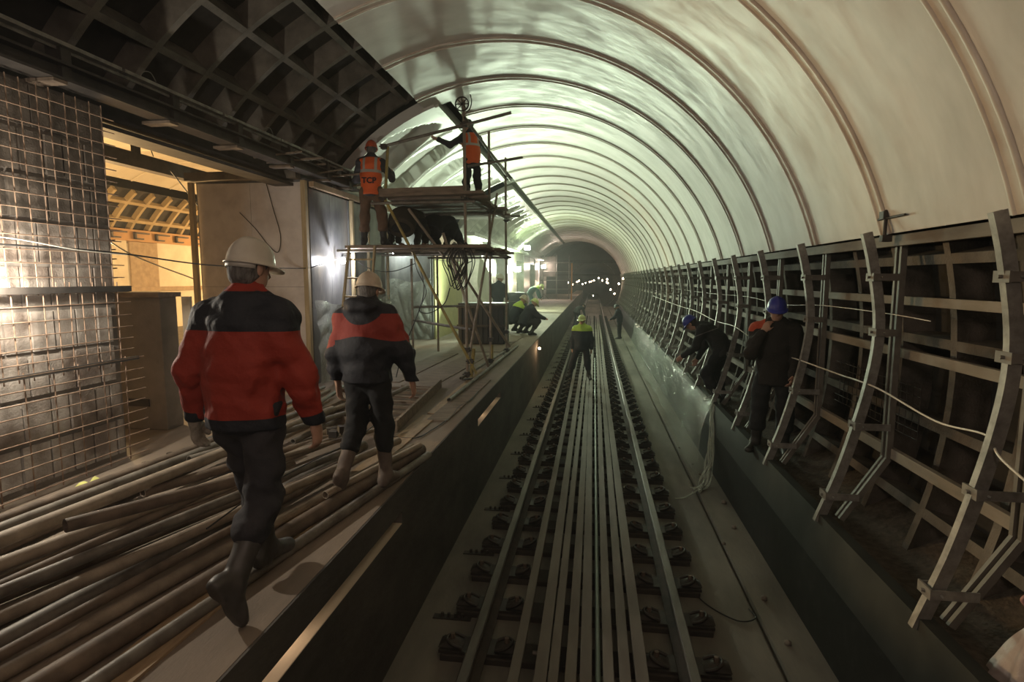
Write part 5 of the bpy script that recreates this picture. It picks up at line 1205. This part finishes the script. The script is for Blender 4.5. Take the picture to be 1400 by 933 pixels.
# 9 bent man, far platform
w9 = dict(spine1=(0, .6, 1), spine2=(0, 1.2, .5), neck=(0, 1, .25), face=(0, .7, -.8), headup=(0, .9, .6), legL=((-.15, .2, -1), (-.03, -.3, -1), (0, 1, 0)), legR=((.15, .3, -1), (.03, -.2, -1), (0, 1, 0)), armL=((-.1, .3, -1), (0, .3, -1)), armR=((.1, .4, -1), (0, .4, -1)))
M['teal'] = mat('teal_cloth', (.03, .09, .08), .9); M['jk_teal'] = mat_tone('teal_yellow_yoke', (.03, .08, .075), (.45, .60, .08))
person('man in teal overalls with yellow shoulders bending down on the far platform', (-3.15, 29.0, 1.1), -1.35, w9, H=1.75, res=.03, helm='helmet_y', hairm=None, jacket='jk_teal', jtone=tone_hiv, trousers='teal', coarse=True, seed=12, bulk=.02)
# 10 man on the track, facing us
w10 = dict(spine2=(0, .0, 1), neck=(0, .1, 1), face=(.2, 1, -.35), legL=((-.16, .0, -1), (-.12, -.05, -1), (-.3, 1, 0)), legR=((.30, .05, -1), (.22, -.08, -1), (.4, 1, 0)), armL=((-.25, -.05, -1), (-.05, .1, -1)), armR=((.28, -.1, -1), (.0, .1, -1)))
person('man in yellow hard hat and yellow-shouldered navy jacket standing on the track', (-.24, 15.6, .01), PI - .12, w10, H=1.76, res=.016, helm='helmet_y', hairm=None, jacket='jk_hiv', jtone=tone_hiv, trousers='navy', boots='boot_k', seed=13, bulk=.03, leg_bulk=.012, jlen=.12)
# 11 man on the right, far
person('dark-clothed man standing far off on the right side of the track', (1.35, 28.5, -.22), 1.2, dict(spine2=(0, .3, 1), face=(0, 1, -.4), neck=(0, .3, 1), armL=((-.1, .5, -1), (0, .8, -.5)), armR=((.1, .5, -1), (0, .8, -.5))), H=1.72, res=.03, helm='helmet_k', hairm=None, jacket='navy', coarse=True, seed=14, bulk=.02)
person('dark figure bending beside the far end of the platform edge', (-1.0, 36.0, -.25), -.8, w9, H=1.78, res=.035, helm='helmet_k', hairm=None, jacket='purple', coarse=True, seed=15, bulk=.02)
# 12 bending man with blue helmet on the ledge
w12 = dict(spine1=(0, .45, 1), spine2=(0, 1.0, .75), neck=(0, 1, .35), face=(0, .8, -.7), headup=(0, .8, .8), legL=((-.12, .55, -1), (-.02, -.5, -1), (0, 1, 0)), legR=((.12, .35, -1), (.02, -.5, -1), (0, 1, 0)),
           armL=((-.15, .3, -1), (.0, .75, -.6)), armR=((.15, .2, -1), (.05, .4, -.9)))
person('man in blue hard hat bending forward on the ledge beside a curved frame', (2.16, 9.7, .70), 1.15, w12, H=1.78, res=.013, helm='helmet_b', hairm='hair_d', jacket='jk_trim', jtone=tone_trim, trousers='trousers_k', seed=16, bulk=.02, leg_bulk=.015)
# 13 standing man with blue helmet
w13 = dict(spine1=(0, .02, 1), spine2=(.02, .02, 1), neck=(-.02, .2, 1), face=(-.25, 1, -.55), legL=((-.08, .03, -1), (-.03, -.05, -1), (-.2, 1, 0)), legR=((.10, .06, -1), (.05, -.06, -1), (.3, 1, 0)),
           armR=((.15, .5, -.8), (-.48, -.04, 1.0), (-.45, -.1, .95), (-.2, -1, -.2)), armL=((-.22, .1, -1), (.1, .6, -.6)))
M['jk_k'] = mat_tone('dark_work_jacket', (.020, .016, .014), (.45, .07, .03), rough=.9)
person('standing man in blue hard hat and dark clothes, hand raised to his mouth', (2.17, 6.98, .70), 2.75, w13, H=1.84, res=.013, helm='helmet_b', hairm='hair_d', jacket='jk_k', jtone=lambda t, s, f, al, ad: np.minimum(np.minimum(s - .10, t - .44), .07 - np.abs(f - .02)), trousers='trousers_k', seed=17, bulk=.025, leg_bulk=.015, jlen=.16)
